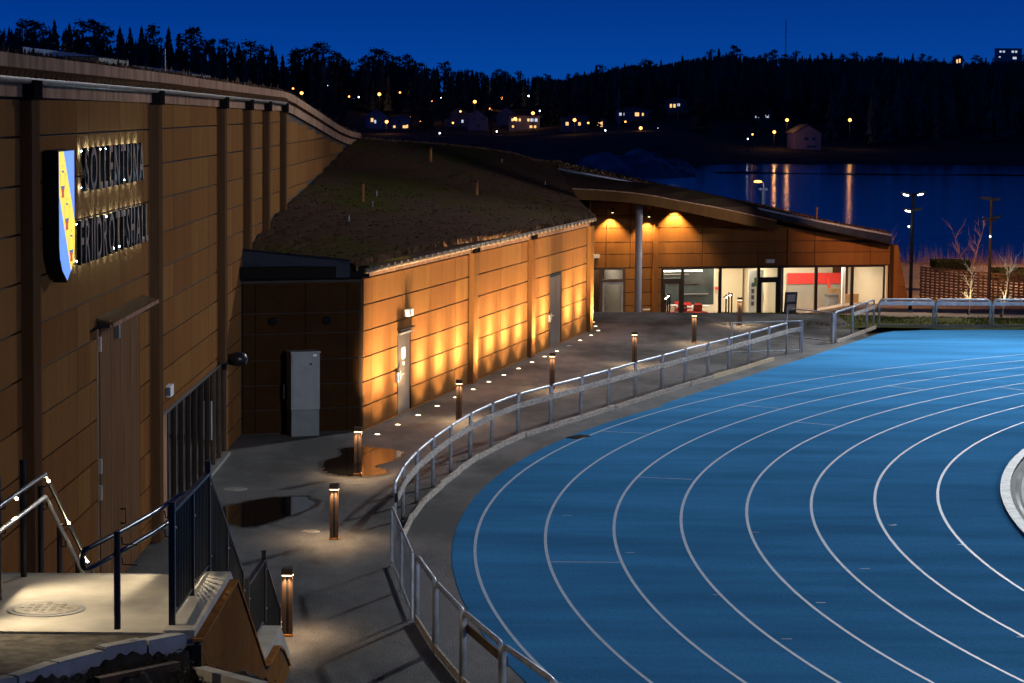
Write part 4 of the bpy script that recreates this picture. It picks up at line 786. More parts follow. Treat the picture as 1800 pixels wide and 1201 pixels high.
M2 = (34.0, -2.0, 19.6); m2_ = thing('floodlight_mast', 'tall steel floodlight mast on the near side of the bend', 'floodlight mast', (M2[0], M2[1], 0))
MB().tube([(M2[0], M2[1], -.2), (M2[0], M2[1], 10), (M2[0], M2[1], 20)], [.24, .17, .10], 14).build('mast', 'galv', m2_, True); MB().box(M2, (2.4, .12, .12)).build('crossarm', 'galv', m2_)
for off, tg in ((-.9, (-4.2, 22.6, 2.3)), (.9, (16, 40, 0))):
    p = (M2[0]+off, M2[1], M2[2]-.3); d = (Vector(tg)-Vector(p)).normalized(); Q = d.to_track_quat('-Z', 'Y').to_matrix().to_4x4()
    hd_ = MB().box((0, 0, 0), (.5, .4, .26)).build('flood_head', 'black_steel', m2_, M=Matrix.Translation(p) @ Q); q_ = Vector(p)+d*.14; MB().box((0, 0, 0), (.42, .32, .01)).build('lens', 'e_flood', hd_, M=Matrix.Translation(q_) @ Q)
    light('SPOT', 'flood_beam', tuple(q_+d*.03), tg, FLOOD*(.7 if off < 0 else 5.4), (.95, .98, 1.0), m2_, .12, 26 if off < 0 else 56, .8)
# ================================================================== TRACK FENCES
def hoop(a, b_, par, h=.98, r=.030, gap=.045, rad=.11, z0=0.0):
    A_ = Vector((*a, z0)); B_ = Vector((*b_, z0)); d = (B_-A_).normalized(); A_ = A_+d*gap; B_ = B_-d*gap; pts = [A_]
    for k in range(5):
        q = math.pi/2*k/4; pts.append(A_+d*rad*(1-math.cos(q))+Vector((0, 0, h-rad+rad*math.sin(q))))
    for k in range(5):
        q = math.pi/2*(1-k/4); pts.append(B_-d*rad*(1-math.cos(q))+Vector((0, 0, h-rad+rad*math.sin(q))))
    pts.append(B_); MB().tube(pts, r, 10).build('hoop', 'galv', par, True)
def plank(a, b_, z0, z1, th, mt, par, nm, off=0.0):
    A_ = Vector((*a, 0)); B_ = Vector((*b_, 0)); d = (B_-A_); L = d.length; d.normalize(); n_ = Vector((d.y, -d.x, 0)); c = (A_+B_)/2+n_*off
    return box(nm, (c.x, c.y, (z0+z1)/2), (L-.012, th, z1-z0), mt, par, math.atan2(d.y, d.x))
FP = [(-2.03, 43.95), (-1.97, 46.0), (-1.80, 48.03), (-1.55, 50.05), (-1.25, 52.05), (-.88, 54.1), (-.43, 56.02), (.15, 57.98), (.94, 59.85), (1.71, 61.74), (2.45, 63.58), (3.22, 65.52), (4.02, 67.47), (4.76, 69.26), (5.52, 71.0), (6.26, 72.76), (7.01, 74.57), (7.78, 76.48), (8.53, 78.3), (9.03, 79.1)]
fe = thing('track_fence', 'long curved steel hoop fence with worn timber rails between path and track', 'fence', (*FP[8], 0))
for a, b_ in zip(FP[:-2], FP[1:-1]): hoop(a, b_, fe)
MB().tube([(*FP[-1], 0), (*FP[-1], .95)], .035, 10).build('end_post', 'galv', fe)
def inner(p, o):
    d = Vector((TC[0]-p[0], TC[1]-p[1])).normalized(); return (p[0]+d.x*o, p[1]+d.y*o)
for i in range(0, len(FP)-2, 1):
    a, b_ = inner(FP[i], .055), inner(FP[i+1], .055); plank(a, b_, .66+random.uniform(-.006, .006), .79+random.uniform(-.006, .006), .028, 'oldboard', fe, 'rail_board')
plank(inner(FP[-2], .055), inner(FP[-1], .055), .67, .80, .028, 'oldboard', fe, 'rail_board')
for i in range(0, len(FP)-3):
    a, b_ = inner(FP[i], .16+random.uniform(0, .04)), inner(FP[i+1], .16+random.uniform(0, .04)); plank(a, b_, .0, .115+random.uniform(-.01, .01), .05, 'newboard' if i >= len(FP)-6 else 'oldboard', fe, 'base_board')
for p in FP[:-2]: box('bracket', (*inner(p, .03), .72), (.05, .05, .16), 'black_steel', fe)
# near stretch
NP = []
for k in range(7):
    a = math.asin((36.72-2.03*k-TC[1])/47.5); NP.append((TC[0]-47.5*math.cos(a), TC[1]+47.5*math.sin(a)))
fn_ = thing('track_fence', 'near stretch of steel hoop fence running off the bottom of the picture', 'fence', (*NP[0], 0))
for a, b_ in zip(NP, NP[1:]): hoop(a, b_, fn_, .98, .038, .05, .13)
for a, b_ in zip(NP[:5], NP[1:6]): plank(inner(a, -.02), inner(b_, -.02), 0.02, .13, .03, 'oldboard', fn_, 'base_board')
for k in (2,): plank(inner(NP[k], .06), inner(NP[k+1], .06), .70, .82, .03, 'timber', fn_, 'rail_board')
# mesh gates
def gate(a, b_, label, h=.98, z0=.06, leaves=1):
    A_ = Vector((*a, 0)); B_ = Vector((*b_, 0)); g_ = thing('gate', label, 'gate', (*a, 0))
    for k in range(leaves):
        p, q = A_.lerp(B_, k/leaves), A_.lerp(B_, (k+1)/leaves); d = (q-p).normalized(); p = p+d*.03; q = q-d*.03; L = (q-p).length
        for z in (z0+.02, h): MB().tube([p+Vector((0, 0, z)), q+Vector((0, 0, z))], .022, 8).build('rail', 'galv', g_)
        for s in (p, q): MB().tube([s+Vector((0, 0, 0)), s+Vector((0, 0, h))], .026, 8).build('stile', 'galv', g_)
        wm = MB(); n = int(L/.075)
        for i in range(1, n): s = p.lerp(q, i/n); wm.tube([s+Vector((0, 0, z0+.02)), s+Vector((0, 0, h))], .0022, 3, False)
        for i in range(1, 5): z = z0+.02+(h-z0)*i/5; wm.tube([p+Vector((0, 0, z)), q+Vector((0, 0, z))], .003, 3, False)
        tag(wm.build('wire_mesh', 'wire', g_), kind='stuff')
    return g_
gate((-1.44, 36.95), (-1.95, 41.3), 'closed wire mesh gate in the near part of the fence', leaves=2)
gate((9.10, 78.92), (6.76, 77.9), 'open mesh gate leaf swung back towards the bollards', 1.0)
gate((10.42, 82.15), (9.12, 84.0), 'open mesh gate leaf in front of the lawn', 1.0)
FA = [(10.52, 82.3), (11.42, 84.75), (12.22, 87.0), (12.62, 88.1)]
ff_ = thing('track_fence', 'short slanting stretch of hoop fence beyond the open gate', 'fence', (*FA[0], 0))
MB().tube([(10.44, 82.1, 0), (10.44, 82.1, 1.0)], .045, 10).build('gate_post', 'galv', ff_)
for a, b_ in zip(FA[:3], FA[1:]): hoop(a, b_, ff_, 1.0, .034)
plank(inner(FA[0], .1), inner(FA[2], .1), .0, .11, .05, 'oldboard', ff_, 'base_board'); plank(inner(FA[2], .1), inner(FA[3], .1), .0, .11, .05, 'oldboard', ff_, 'base_board')
plank(inner(FA[1], .05), inner(FA[3], .05), .70, .82, .028, 'oldboard', ff_, 'rail_board')
FR = [(12.78, 88.32), (14.80, 88.46), (16.82, 88.62), (18.84, 88.78), (20.86, 88.94), (22.88, 89.1)]
fr_ = thing('track_fence', 'straight far fence of wide rounded hoops in front of the lawn', 'fence', (*FR[0], 0))
for a, b_ in zip(FR, FR[1:]):
    hoop(a, b_, fr_, 1.0, .042, .05, .16)
    c = ((a[0]+b_[0])/2, (a[1]+b_[1])/2-.05); plank((a[0]+.05, a[1]-.05), (b_[0]-.05, b_[1]-.05), .80, .93, .03, 'galv', fr_, 'rail_board'); plank((a[0], a[1]-.02), (b_[0], b_[1]-.02), .02, .12, .05, 'cabinet_low', fr_, 'base_board')

# ================================================================== STEPS, LANDING, RETAINING WALLS
LZ = 2.5
land = struct(MB().box((-4.75, 25.45, LZ-.15), (2.9, 3.05, .30)).build('landing', 'concrete'))
struct(MB().box((-4.75, 26.93, LZ+.002), (2.9, .05, .004)).build('landing_joint', 'concrete_grey'))
st = thing('outdoor_stairs', 'concrete stairs dropping from the lit landing to the path', 'stairs', (-4.7, 27, 0))
for k in range(12): box('step', (-4.75, 27.14+k*.333, (LZ-.171*(k+1))/2), (2.9, .333, LZ-.171*(k+1)), 'concrete_grey', st)
box('mid_landing', (-4.75, 32.1, .225), (2.9, 2.26, .45), 'concrete_grey', st)
for k in range(2): box('step', (-4.75, 33.4+k*.34, (.45-.15*(k+1))/2), (2.9, .34, .45-.15*(k+1)), 'concrete_grey', st)
def slope_wall(x0, x1, prof, name, mt, par):  # prof: (y, ztop) list, down to the ground
    n = len(prof); v = [(x0, y, z) for y, z in prof]+[(x1, y, z) for y, z in prof]+[(x0, y, -.1) for y, z in prof]+[(x1, y, -.1) for y, z in prof]
    f = []
    for i in range(n-1): f += [(i, n+i, n+i+1, i+1), (n+i, 3*n+i, 3*n+i+1, n+i+1), (2*n+i, i, i+1, 2*n+i+1)]
    f += [(0, 2*n, 3*n, n), (n-1, 2*n-1, 4*n-1, 3*n-1)]
    return MB().add(v, f).build(name, mt, par)
cw = thing('stair_wall', 'rust clad retaining wall with pale concrete top beside the steps', 'retaining wall', (-3.1, 28, 0))
slope_wall(-3.32, -3.02, [(23.95, 2.52), (27.05, 2.52), (30.6, .78), (32.9, .72), (34.4, .02)], 'concrete_top', 'concrete', cw)
capp = [(23.85, 2.42), (27.02, 2.42), (30.3, .70), (32.2, .62), (33.6, 0)]
cl = slope_wall(-3.00, -2.95, [(y, z-.03) for y, z in capp], 'cladding', 'backing', cw)
# corten face panels, cut to the slope
fe0 = [23.88, 25.4, 27.0, 28.6, 30.3, 32.0, 33.5]
for y0, y1 in zip(fe0, fe0[1:]):
    ym0, ym1 = lerp(capp, y0)-.04, lerp(capp, y1)-.04
    rows_ = [3, 1.66, .88, -.05] if y0 < 30 else [3, .3, -.05]
    for zt, zb in zip(rows_, rows_[1:]):
        X0 = -2.945; R4 = [(y0+.006, zb+.01), (y1-.006, zb+.01), (y1-.006, zt-.01), (y0+.006, zt-.01)]; sl_ = lambda q: q[1]-(ym0+(ym1-ym0)*(q[0]-y0)/(y1-y0)); PG = []
        for q, r_ in zip(R4, R4[1:]+R4[:1]):
            a, c = sl_(q), sl_(r_)
            if a <= 0: PG.append(q)
            if (a < 0) != (c < 0): k = a/(a-c); PG.append((q[0]+(r_[0]-q[0])*k, q[1]+(r_[1]-q[1])*k))
        if len(PG) < 3: continue
        n = len(PG); MB().add([(X0, a, c) for a, c in PG]+[(X0-.004, a, c) for a, c in PG], [tuple(range(n)), tuple(range(2*n-1, n-1, -1))]+[(i, n+i, n+(i+1) % n, (i+1) % n) for i in range(n)]).build('panel', 'corten', cl)
y = 23.9
while y < 33.4:
    y2 = min(y+.62, 33.5); z0, z1 = lerp(capp, y), lerp(capp, y2); ang = math.atan2(z1-z0, y2-y)
    box('cap_board', (-2.985, (y+y2)/2, (z0+z1)/2+.012), (.11, math.hypot(y2-y, z1-z0)-.012, .03), 'corten_cap', cw, M=Matrix.Rotation(ang, 4, 'X')); y = y2
MB().box((-2.99, 23.84, 1.2), (.10, .03, 2.4)).build('end_plate', 'black_steel', cw)
# picket fence on the wall
pf = thing('picket_railing', 'black steel picket railing along the right side of the steps', 'railing', (-3.27, 26, LZ))
RP = [(24.22, 3.63), (27.1, 3.58), (30.5, 1.86)]; RB = [(24.22, 2.60), (27.1, 2.58), (30.5, .90)]
RP2 = [(31.1, 1.60), (33.25, 1.53), (35.4, .45)]; RB2 = [(31.1, .78), (33.0, .74), (34.4, .10), (35.4, .06)]
for A_, B_ in ((RP, RB), (RP2, RB2)):
    for a, c in zip(A_, A_[1:]):
        ang = math.atan2(c[1]-a[1], c[0]-a[0]); box('top_rail', (-3.27, (a[0]+c[0])/2, (a[1]+c[1])/2), (.055, math.hypot(c[0]-a[0], c[1]-a[1]), .035), 'black_steel', pf, M=Matrix.Rotation(ang, 4, 'X'))
    for a, c in zip(B_, B_[1:]):
        ang = math.atan2(c[1]-a[1], c[0]-a[0]); box('bottom_rail', (-3.27, (a[0]+c[0])/2, (a[1]+c[1])/2), (.03, math.hypot(c[0]-a[0], c[1]-a[1]), .025), 'black_steel', pf, M=Matrix.Rotation(ang, 4, 'X'))
    y = A_[0][0]+.11
    while y < A_[-1][0]:
        z0, z1 = lerp(B_, y), lerp(A_, y); box('picket', (-3.27, y, (z0+z1)/2), (.016, .016, z1-z0), 'black_steel', pf); y += .12
for y, z0, z1 in ((24.22, 2.5, 3.72), (25.7, 2.5, 3.6), (27.1, 2.5, 3.72), (28.8, 1.6, 2.72), (30.5, .75, 1.9), (31.1, .7, 1.68), (33.25, .7, 1.66), (35.4, 0, .5)):
    box('post', (-3.27, y, (z0+z1)/2), (.06, .07, z1-z0), 'black_steel', pf)
    for z in (z0+.18, z1-.25): MB().lathe([(.014, 0), (.012, .012), (.004, .016)], (0, 0, 0), 8).build('bolt_cap', 'alu', pf, M=Matrix.Translation((-3.238, y, z)) @ Matrix.Rotation(R(90), 4, 'Y'))
def led(p, par, power=5.0, tgt=None, r=.016):
    MB().lathe([(.001, -r), (r*.8, -r*.6), (r, 0), (r*.8, r*.6), (.001, r)], p, 10).build('led', 'e_led', par, True)
    if power > 0: light('SPOT', 'led_beam', (p[0], p[1], p[2]-.03), tgt or (p[0]+.4, p[1], p[2]-1), power*14, (1.0, .82, .56), par, .012, 112, .8)
# right handrail with looped end
hr = thing('handrail', 'double handrail with a looped near end on the right of the steps', 'handrail', (-3.69, 23.5, LZ))
T1 = [(-3.97, 23.62, 3.37), (-3.81, 24.26, 3.40), (-3.62, 25.4, 3.42), (-3.50, 26.6, 3.42), (-3.45, 27.3, 3.36), (-3.45, 30.6, 1.70)]; T2 = [(x, y, z-.20) for x, y, z in T1]
lp = []
for k in range(9): q = math.pi*k/8; lp.append((-3.99-.03*math.sin(q), 23.60-.10*math.sin(q), 3.27+.10*math.cos(q)))
MB().tube(T1[::-1]+lp[1:-1]+T2, .026, 10).build('rail_tube', 'black_steel', hr, True)
for (x, y, z0, z1) in ((-3.69, 23.5, 2.62, 3.55), (-3.42, 28.9, 1.5, 2.6), (-3.42, 30.4, .8, 1.9)): MB().tube([(x, y, z0), (x, y, z1)], .032, 10).build('post', 'black_steel', hr); 
for (x, y, z) in ((-3.76, 24.3, 3.36), (-3.55, 25.8, 3.38), (-3.76, 24.3, 3.16), (-3.55, 25.8, 3.18)): MB().tube([(x-.01, y, z), (x, y, z-.07), (x+.14, y+.02, z-.08)], .008, 6).build('bracket', 'black_steel', hr)
for p, pw in (((-3.46, 26.9, 3.33), 5), ((-3.47, 28.8, 2.40), 4), ((-3.55, 29.6, 1.72), 4)): led(p, hr, pw, (p[0]-.5, p[1]-.6, p[2]-1))
# left handrail
hl = thing('handrail', 'double handrail with small lights along the hall side of the steps', 'handrail', (-5.15, 26, LZ))
L1 = [(-5.12, 21.5, 3.52), (-5.12, 25.3, 3.52), (-5.12, 27.6, 3.48), (-5.12, 30.9, 1.70), (-5.12, 31.3, 1.60)]; L2 = [(x, y, z-.25) for x, y, z in L1]
for T_ in (L1, L2): MB().tube(T_, .025, 10).build('rail_tube', 'alu' if T_ is L2 else 'black_steel', hl, True)  # lower tube in brighter metal: its lit look is put into the colour
for (y, z0, z1) in ((25.45, 2.5, 3.78), (26.75, 2.5, 3.76), (27.75, 2.2, 3.33), (28.9, 1.55, 2.72), (30.1, .9, 2.1), (22.6, 2.5, 3.7)):
    MB().tube([(-5.20, y, z0), (-5.20, y, z1)], .033, 10).build('post', 'black_steel', hl)
    for dz in (0, -.25): zz = lerp([(a[1], a[2]) for a in L1], y)+dz; MB().tube([(-5.12, y-.05, zz), (-5.12, y-.05, zz-.07), (-5.20, y, zz-.08)], .008, 6).build('bracket', 'black_steel', hl)
for y, pw in ((24.2, 7), (25.9, 7), (27.7, 7), (28.95, 5), (30.2, 4)): z = lerp([(a[1], a[2]) for a in L1], y)-.035; led((-5.10, y, z), hl, pw, (-4.3, y+(.3 if y > 27 else -.3), z-1))
led((-3.8, 30.6, 1.3), hr, 0)
# kerb stones, gravel and earth bank below the landing
KS = [(-4.62, 21.75, -4.40, 22.05), (-4.40, 22.05, -4.14, 22.62), (-4.14, 22.62, -3.80, 23.14), (-3.80, 23.14, -3.46, 23.52), (-3.46, 23.60, -3.14, 23.94)]
for i, (x0, y0, x1, y1) in enumerate(KS):
    d = Vector((x1-x0, y1-y0)); k = thing('kerb_stone', ORD[i]+' grey kerb stone of the bottom left row, counted from the left', 'kerb stone', ((x0+x1)/2, (y0+y1)/2, LZ-.1), 0, 'kerb stones by the landing')
    hh = .0 if i != 3 else .03; L = d.length-.012; mb = MB(); c = .012; mb.prism([(-L/2, -.075), (L/2, -.075), (L/2, .075), (-L/2, .075)], -.20, .03+hh-c); mb.prism([(-L/2+c, -.075+c), (L/2-c, -.075+c), (L/2-c, .075-c), (-L/2+c, .075-c)], .03+hh-c, .03+hh)
    mb.build('stone', 'concrete_grey', k, M=Matrix.Translation(((x0+x1)/2, (y0+y1)/2, LZ-.03)) @ Matrix.Rotation(math.atan2(d.y, d.x), 4, 'Z'))
struct(MB().add([(-6.2, 21, LZ-.06), (-4.75, 21.0, LZ-.06), (-4.45, 21.9, LZ-.055), (-3.9, 22.95, LZ-.05), (-3.2, 23.85, LZ-.03), (-3.2, 24.0, LZ-.015), (-6.2, 24.0, LZ-.015)], [(0, 1, 2, 3, 4, 5, 6)]).build('gravel_strip', 'gravel'))
v = []; f = []; nx, ny = 120, 120
for j in range(ny):
    for i in range(nx):
        x = -5.6+3.6*i/(nx-1); y = 19.5+6.0*j/(ny-1)
        # distance to kerb line (right/near side is lower)
        line = lerp([(19, -5.6), (21.75, -4.52), (22.6, -4.12), (23.14, -3.74), (23.94, -3.08), (26, -2.9)], y); d = x-line
        z = LZ-.13-max(0, d)*.22-(0 if d > 0 else .06)+.05*math.sin(x*5+y*3)+.03*math.sin(x*13-y*9)+.02*math.sin(x*29+y*23)+random.uniform(-.012, .012)
        if x > -3.05 and y > 23.5: z = min(z, 2.2-(y-23.5)*.9-(x+3.05)*.8)
        v.append((x, y, z))
f = [(j*nx+i, j*nx+i+1, (j+1)*nx+i+1, (j+1)*nx+i) for j in range(ny-1) for i in range(nx-1) if not (v[j*nx+i][0] < -3.15 and v[j*nx+i][1] > 23.9)]
struct(MB().add(v, f).build('earth_bank', 'soil', None, True))
bk = thing('edging_beam', 'weathered timber edging beam lying in the earth below the kerb', 'beam', (-3.6, 22.8, 2.2)); MB().box((-3.42, 22.95, 2.32), (.95, .09, .08), Matrix.Rotation(R(48), 3, 'Z')).build('beam', 'timber', bk)
kb = thing('kerb_stone', 'long pale kerb laid down the slope at the foot of the rust wall', 'kerb stone', (-2.56, 22.9, 2.2)); 
MB().box((-2.56, 22.9, 2.27), (.13, 1.35, .12), Matrix.Rotation(R(31), 3, 'Z') @ Matrix.Rotation(R(-5), 3, 'X')).build('stone', 'concrete', kb)
b = MB()
for _ in range(3500):
    x = random.gauss(-3.35, .25); y = random.gauss(22.9, .35); line = lerp([(19, -5.6), (21.75, -4.52), (22.6, -4.12), (23.14, -3.74), (23.94, -3.08)], y)
    if x < line+.1: continue
    z = LZ-.15-(x-line)*.22; a = random.random()*6.28; h = random.uniform(.05, .16); b.add([(x, y, z), (x+.006, y, z), (x+math.cos(a)*h*.7, y+math.sin(a)*h*.7, z+h*.7)], [(0, 1, 2)])
tag(b.build('dry_grass', 'drygrass'), 'tuft of dry yellow grass on the dark earth bank', 'grass', kind='stuff')
b = MB()
for _ in range(2200):
    x = random.uniform(-5.2, -2.2); y = random.uniform(20.5, 24.2); line = lerp([(19, -5.6), (21.75, -4.52), (22.6, -4.12), (23.14, -3.74), (23.94, -3.08)], y)
    if x < line+.05 or (x > -3.1 and y > 23.6): continue
    z = LZ-.12-(x-line)*.22; s = random.uniform(.005, .022); a = Matrix.Rotation(random.random()*3, 3, 'Z') @ Matrix.Rotation(random.random()*3, 3, 'X'); b.box((x, y, z), (s*1.4, s, s*.8), a)
tag(b.build('pebbles', 'gravel'), 'loose pebbles scattered on the dark earth bank', 'pebbles', kind='stuff')
# handrails at the head of the ramp
for i, (x, y) in enumerate(((8.55, 98.5), (6.2, 99.5))):
    h2 = thing('ramp_handrail', ['short black handrail with lights in front of the cream window', 'short black handrail with lights in front of the left glass door'][i], 'handrail', (x, y, rampz(y)))
    for k in range(3): yy_ = y+k*1.3; z = rampz(yy_); MB().tube([(x, yy_, z-.1), (x, yy_, z+1.05-(k == 0)*.1)], .03, 8).build('post', 'black_steel', h2)
    MB().tube([(x-.08, y-.3, rampz(y)+.92), (x-.08, y+2.8, rampz(y+2.8)+.95)], .022, 8).build('rail_tube', 'black_steel', h2)
    for k in (0, 1): led((x-.06, y+.1+k*1.5, rampz(y+.1+k*1.5)+.86), h2, 6, (x-.5, y-.3+k, -2), .03)
# ================================================================== RIGHT BACKGROUND
def flood_pole(x, y, z0, zt, lit, label, heads):
    t_ = thing('floodlight_pole', label, 'floodlight pole', (x, y, z0)); MB().tube([(x, y, z0-.2), (x, y, zt)], [.09, .06], 10).build('pole', 'bark', t_)
    MB().lathe([(.16, 0), (.16, .05), (.10, .08)], (x, y, z0), 12).build('foot_plate', 'galv', t_)
    for (dx, dz, w_, on, tx) in heads:
        M = Matrix.Rotation(tx, 3, 'Y'); hh = MB().box((x+dx, y-.1, dz), (w_, .34, .13), M).build('lamp_head', 'black_steel', t_); MB().tube([(x, y, dz-.06), (x+dx, y-.05, dz-.06)], .03, 6).build('arm', 'black_steel', t_)
        if on: MB().box((x+dx-.03, y-.28, dz-.045), (w_*.55, .02, .04), M).build('lens', 'e_flood', hh)
    return t_
p1 = flood_pole(17.64, 112, -1.29, 3.95, True, 'tall dark pole with lit floodlights beside the pavilion', [(-.32, 3.93, .42, True, .25), (.32, 3.96, .42, True, -.25), (-.22, 3.22, .40, True, .2), (.18, 3.25, .40, False, -.2)])
MB().lathe([(.001, -.05), (.05, 0), (.001, .05)], (17.48, 111.9, 2.5), 10).build('small_lamp', 'e_cold', p1)
p2 = flood_pole(22.62, 120, -1.6, 3.5, False, 'tall dark pole with unlit floodlights above the timber screen', [(-.25, 3.50, .60, False, .1), (.20, 3.46, .35, False, -.1), (.22, 2.6, .42, False, -.3), (-.1, 2.5, .5, False, .1)])
MB().lathe([(.001, -.05), (.05, 0), (.001, .05)], (22.58, 119.85, 1.70), 10).build('small_lamp', 'e_cold', p2)
light('SPOT', 'promenade_beam', (17.6, 112.2, 3.7), (26, 150, -2.6), 2500, (1, .50, .24), p1, .1, 95, .7); light('SPOT', 'pavilion_beam', (17.2, 111.6, 3.9), (6, 114.5, 1.5), 1800, (1, .93, .86), p1, .1, 60, .7); light('SPOT', 'lawn_beam', (17.6, 111.7, 3.1), (14, 102, -1), 1300, (1, .82, .62), p1, .1, 120, .8)
light('SPOT', 'promenade_beam', (22.7, 120.2, 3.3), (30, 150, -2.6), 2500, (1, .50, .24), p2, .1, 110, .7)  # warm light added at the unlit pole to brighten the promenade
sc = thing('timber_screen', 'dark slatted timber screen wall behind the far fence', 'screen', (22.9, 126, -2)); A_ = Vector((21.0, 130, 0)); B_ = Vector((26.6, 116.5, 0)); d_ = (B_-A_); Ls = d_.length; d_.normalize(); ang = math.atan2(d_.y, d_.x)
def stz(k): return -2.05+.62*k     # base rises towards the near end
for i in range(12):
    z0 = -1.98+i*.142
    for s in range(8):
        a, c = s/8, (s+1)/8; p = A_+d_*Ls*(a+c)/2; n_ = Vector((d_.y, -d_.x, 0))*(.05 if (i+s) % 2 else -.02)
        box('slat', (p.x+n_.x, p.y+n_.y, z0+.62*(a+c)/2*.35), (Ls/8+.06, .05, .075), 'timber', sc, ang)
for s in range(34): p = A_+d_*Ls*s/33; box('post', (p.x, p.y, -1.25+.11*s/33), (.07, .08, 1.75), 'timber', sc, ang)
light('POINT', 'screen_lamp', (22.3, 131.5, -1.2), (22.3, 131, -3), 90, (1, .55, .22), sc, .1); light('POINT', 'screen_lamp', (25.6, 124.5, -1.0), (25, 124, -3), 90, (1, .55, .22), sc, .1)
def hedge(x0, x1, y0, y1, z0, z1, label):
    t_ = thing('clipped_hedge', label, 'hedge', ((x0+x1)/2, (y0+y1)/2, z0)); MB().box(((x0+x1)/2, (y0+y1)/2, (z0+z1)/2), (x1-x0-.1, y1-y0-.1, z1-z0-.1)).build('branches', 'bark', t_); b = MB()
    for _ in range(2600):
        x, y, z = random.uniform(x0, x1), random.uniform(y0, y1), random.uniform(z0, z1); k = random.randrange(3)
        if k == 0: z = z1
        elif k == 1: y = y0
        else: x = random.choice((x0, x1))
        q = random.uniform(.03, .06); n = Vector((random.gauss(0, 1), random.gauss(0, 1), random.gauss(0, 1))).normalized(); u_ = n.orthogonal().normalized()*q; w_ = n.cross(u_); c = Vector((x, y, z)); b.add([c-u_, c+w_*.6, c+u_, c-w_*.6], [(0, 1, 2, 3)])
    b.build('foliage', 'hedge', t_)
hedge(23.25, 25.15, 139, 141, -1.15, -.62, 'clipped hedge block behind the left end of the timber screen'); hedge(24.4, 28.5, 127, 129, -.95, -.30, 'long clipped hedge block on the right above the timber screen')
def branch(b, p, d, L, r, lev, spread, n=5):
    pts = [p]; q = Vector(p); dd_ = Vector(d)
    for k in range(4):
        dd_ = (dd_+Vector((random.gauss(0, .10), random.gauss(0, .10), random.gauss(.03, .06)))).normalized(); q = q+dd_*L/4; pts.append(q.copy())
    b.tube(pts, [r*(1-.6*i/4) for i in range(5)], n, False)
    if lev > 0:
        for k in range(5 if lev > 1 else 4):
            i = random.randrange(1, 5); o_ = Vector((random.gauss(0, 1), random.gauss(0, 1), random.gauss(.3, .4))).normalized(); branch(b, pts[i], (dd_+o_*spread).normalized(), L*random.uniform(.4, .62), r*.5, lev-1, spread, 3)
def bare_tree(x, y, z, H_, r, mt, label, name='bare_tree', lev=3, spread=.75, stems=1):
    t_ = thing(name, label, 'tree', (x, y, z)); b = MB(); tr = MB()
    for s in range(stems):
        lean = Vector((random.uniform(-.2, .2)+(s-(stems-1)/2)*.35, random.uniform(-.1, .1), 1)).normalized(); pts = [Vector((x, y, z-.05))+lean*H_*k/6+Vector((random.uniform(-.02, .02), random.uniform(-.02, .02), 0))*H_*.4 for k in range(7)]
        tr.tube(pts, [r*(1-.8*k/6) for k in range(7)], 6)
        for k in range(14): i = random.randrange(1, 7); o_ = Vector((random.gauss(0, 1), random.gauss(0, 1), .6)).normalized(); branch(b, pts[i], (o_*spread+Vector((0, 0, .6))).normalized(), H_*random.uniform(.16, .34), r*.38, lev-2, spread, 3)
    tr.build('trunk', mt, t_, True); b.build('crown', mt, t_)
bare_tree(17.35, 96, -.1, 1.6, .03, 'birch', 'young pale birch lit from below, left of the pair on the lawn', 'birch_sapling'); bare_tree(18.42, 95, -.08, 2.0, .032, 'birch', 'young pale birch lit from below, right of the pair on the lawn', 'birch_sapling')
for (x, y) in ((17.35, 96), (18.42, 95)):
    u_ = thing('tree_uplight', 'small spotlight in the grass below the %s birch' % ('left' if x < 18 else 'right'), 'ground light', (x-.15, y-.6, -.05)); MB().lathe([(.05, 0), (.05, .06), (.04, .08)], (x-.15, y-.6, -.06), 10).build('housing', 'black_steel', u_); light('SPOT', 'uplight_beam', (x-.15, y-.6, .05), (x, y, 1.2), 170, (1, .76, .42), u_, .03, 70, .6)
bare_tree(27.05, 150, -2.4, 3.2, .035, 'bark_pink', 'bare reddish twin stemmed tree at the lake edge between the two poles', lev=3, stems=2); bare_tree(22.8, 150, -2.4, 2.8, .025, 'bark_pink', 'thin bare sapling leaning at the lake edge beside the pavilion roof', lev=2)
b = MB()
for _ in range(1500):
    x = random.uniform(26, 44); y = random.uniform(160, 196); k = random.random(); h = random.uniform(.3, 1.1)*(1.6 if math.sin(x*1.3) > .4 else .7); z = promz(y)-.02; b.add([(x, y, z), (x+.02, y, z), (x+random.gauss(0, .2), y, z+h)], [(0, 1, 2)])
tag(b.build('shore_reeds', 'bark_pink'), 'thin reddish reeds and twigs along the near lake shore', 'reeds', kind='stuff')
sl = thing('street_lamp', 'single orange street lamp on a curved pole in front of the lake', 'street lamp', (18.9, 190, -3.6)); MB().tube([(18.75, 190, -4.2), (18.75, 190, 1.8), (18.70, 190, 2.15), (18.45, 190, 2.3)], .05, 8).build('pole', 'galv', sl); MB().lathe([(.05, -.08), (.30, -.04), (.28, .06), (.06, .10)], (18.30, 190, 2.22), 10).build('lamp_head', 'e_sodium', sl)

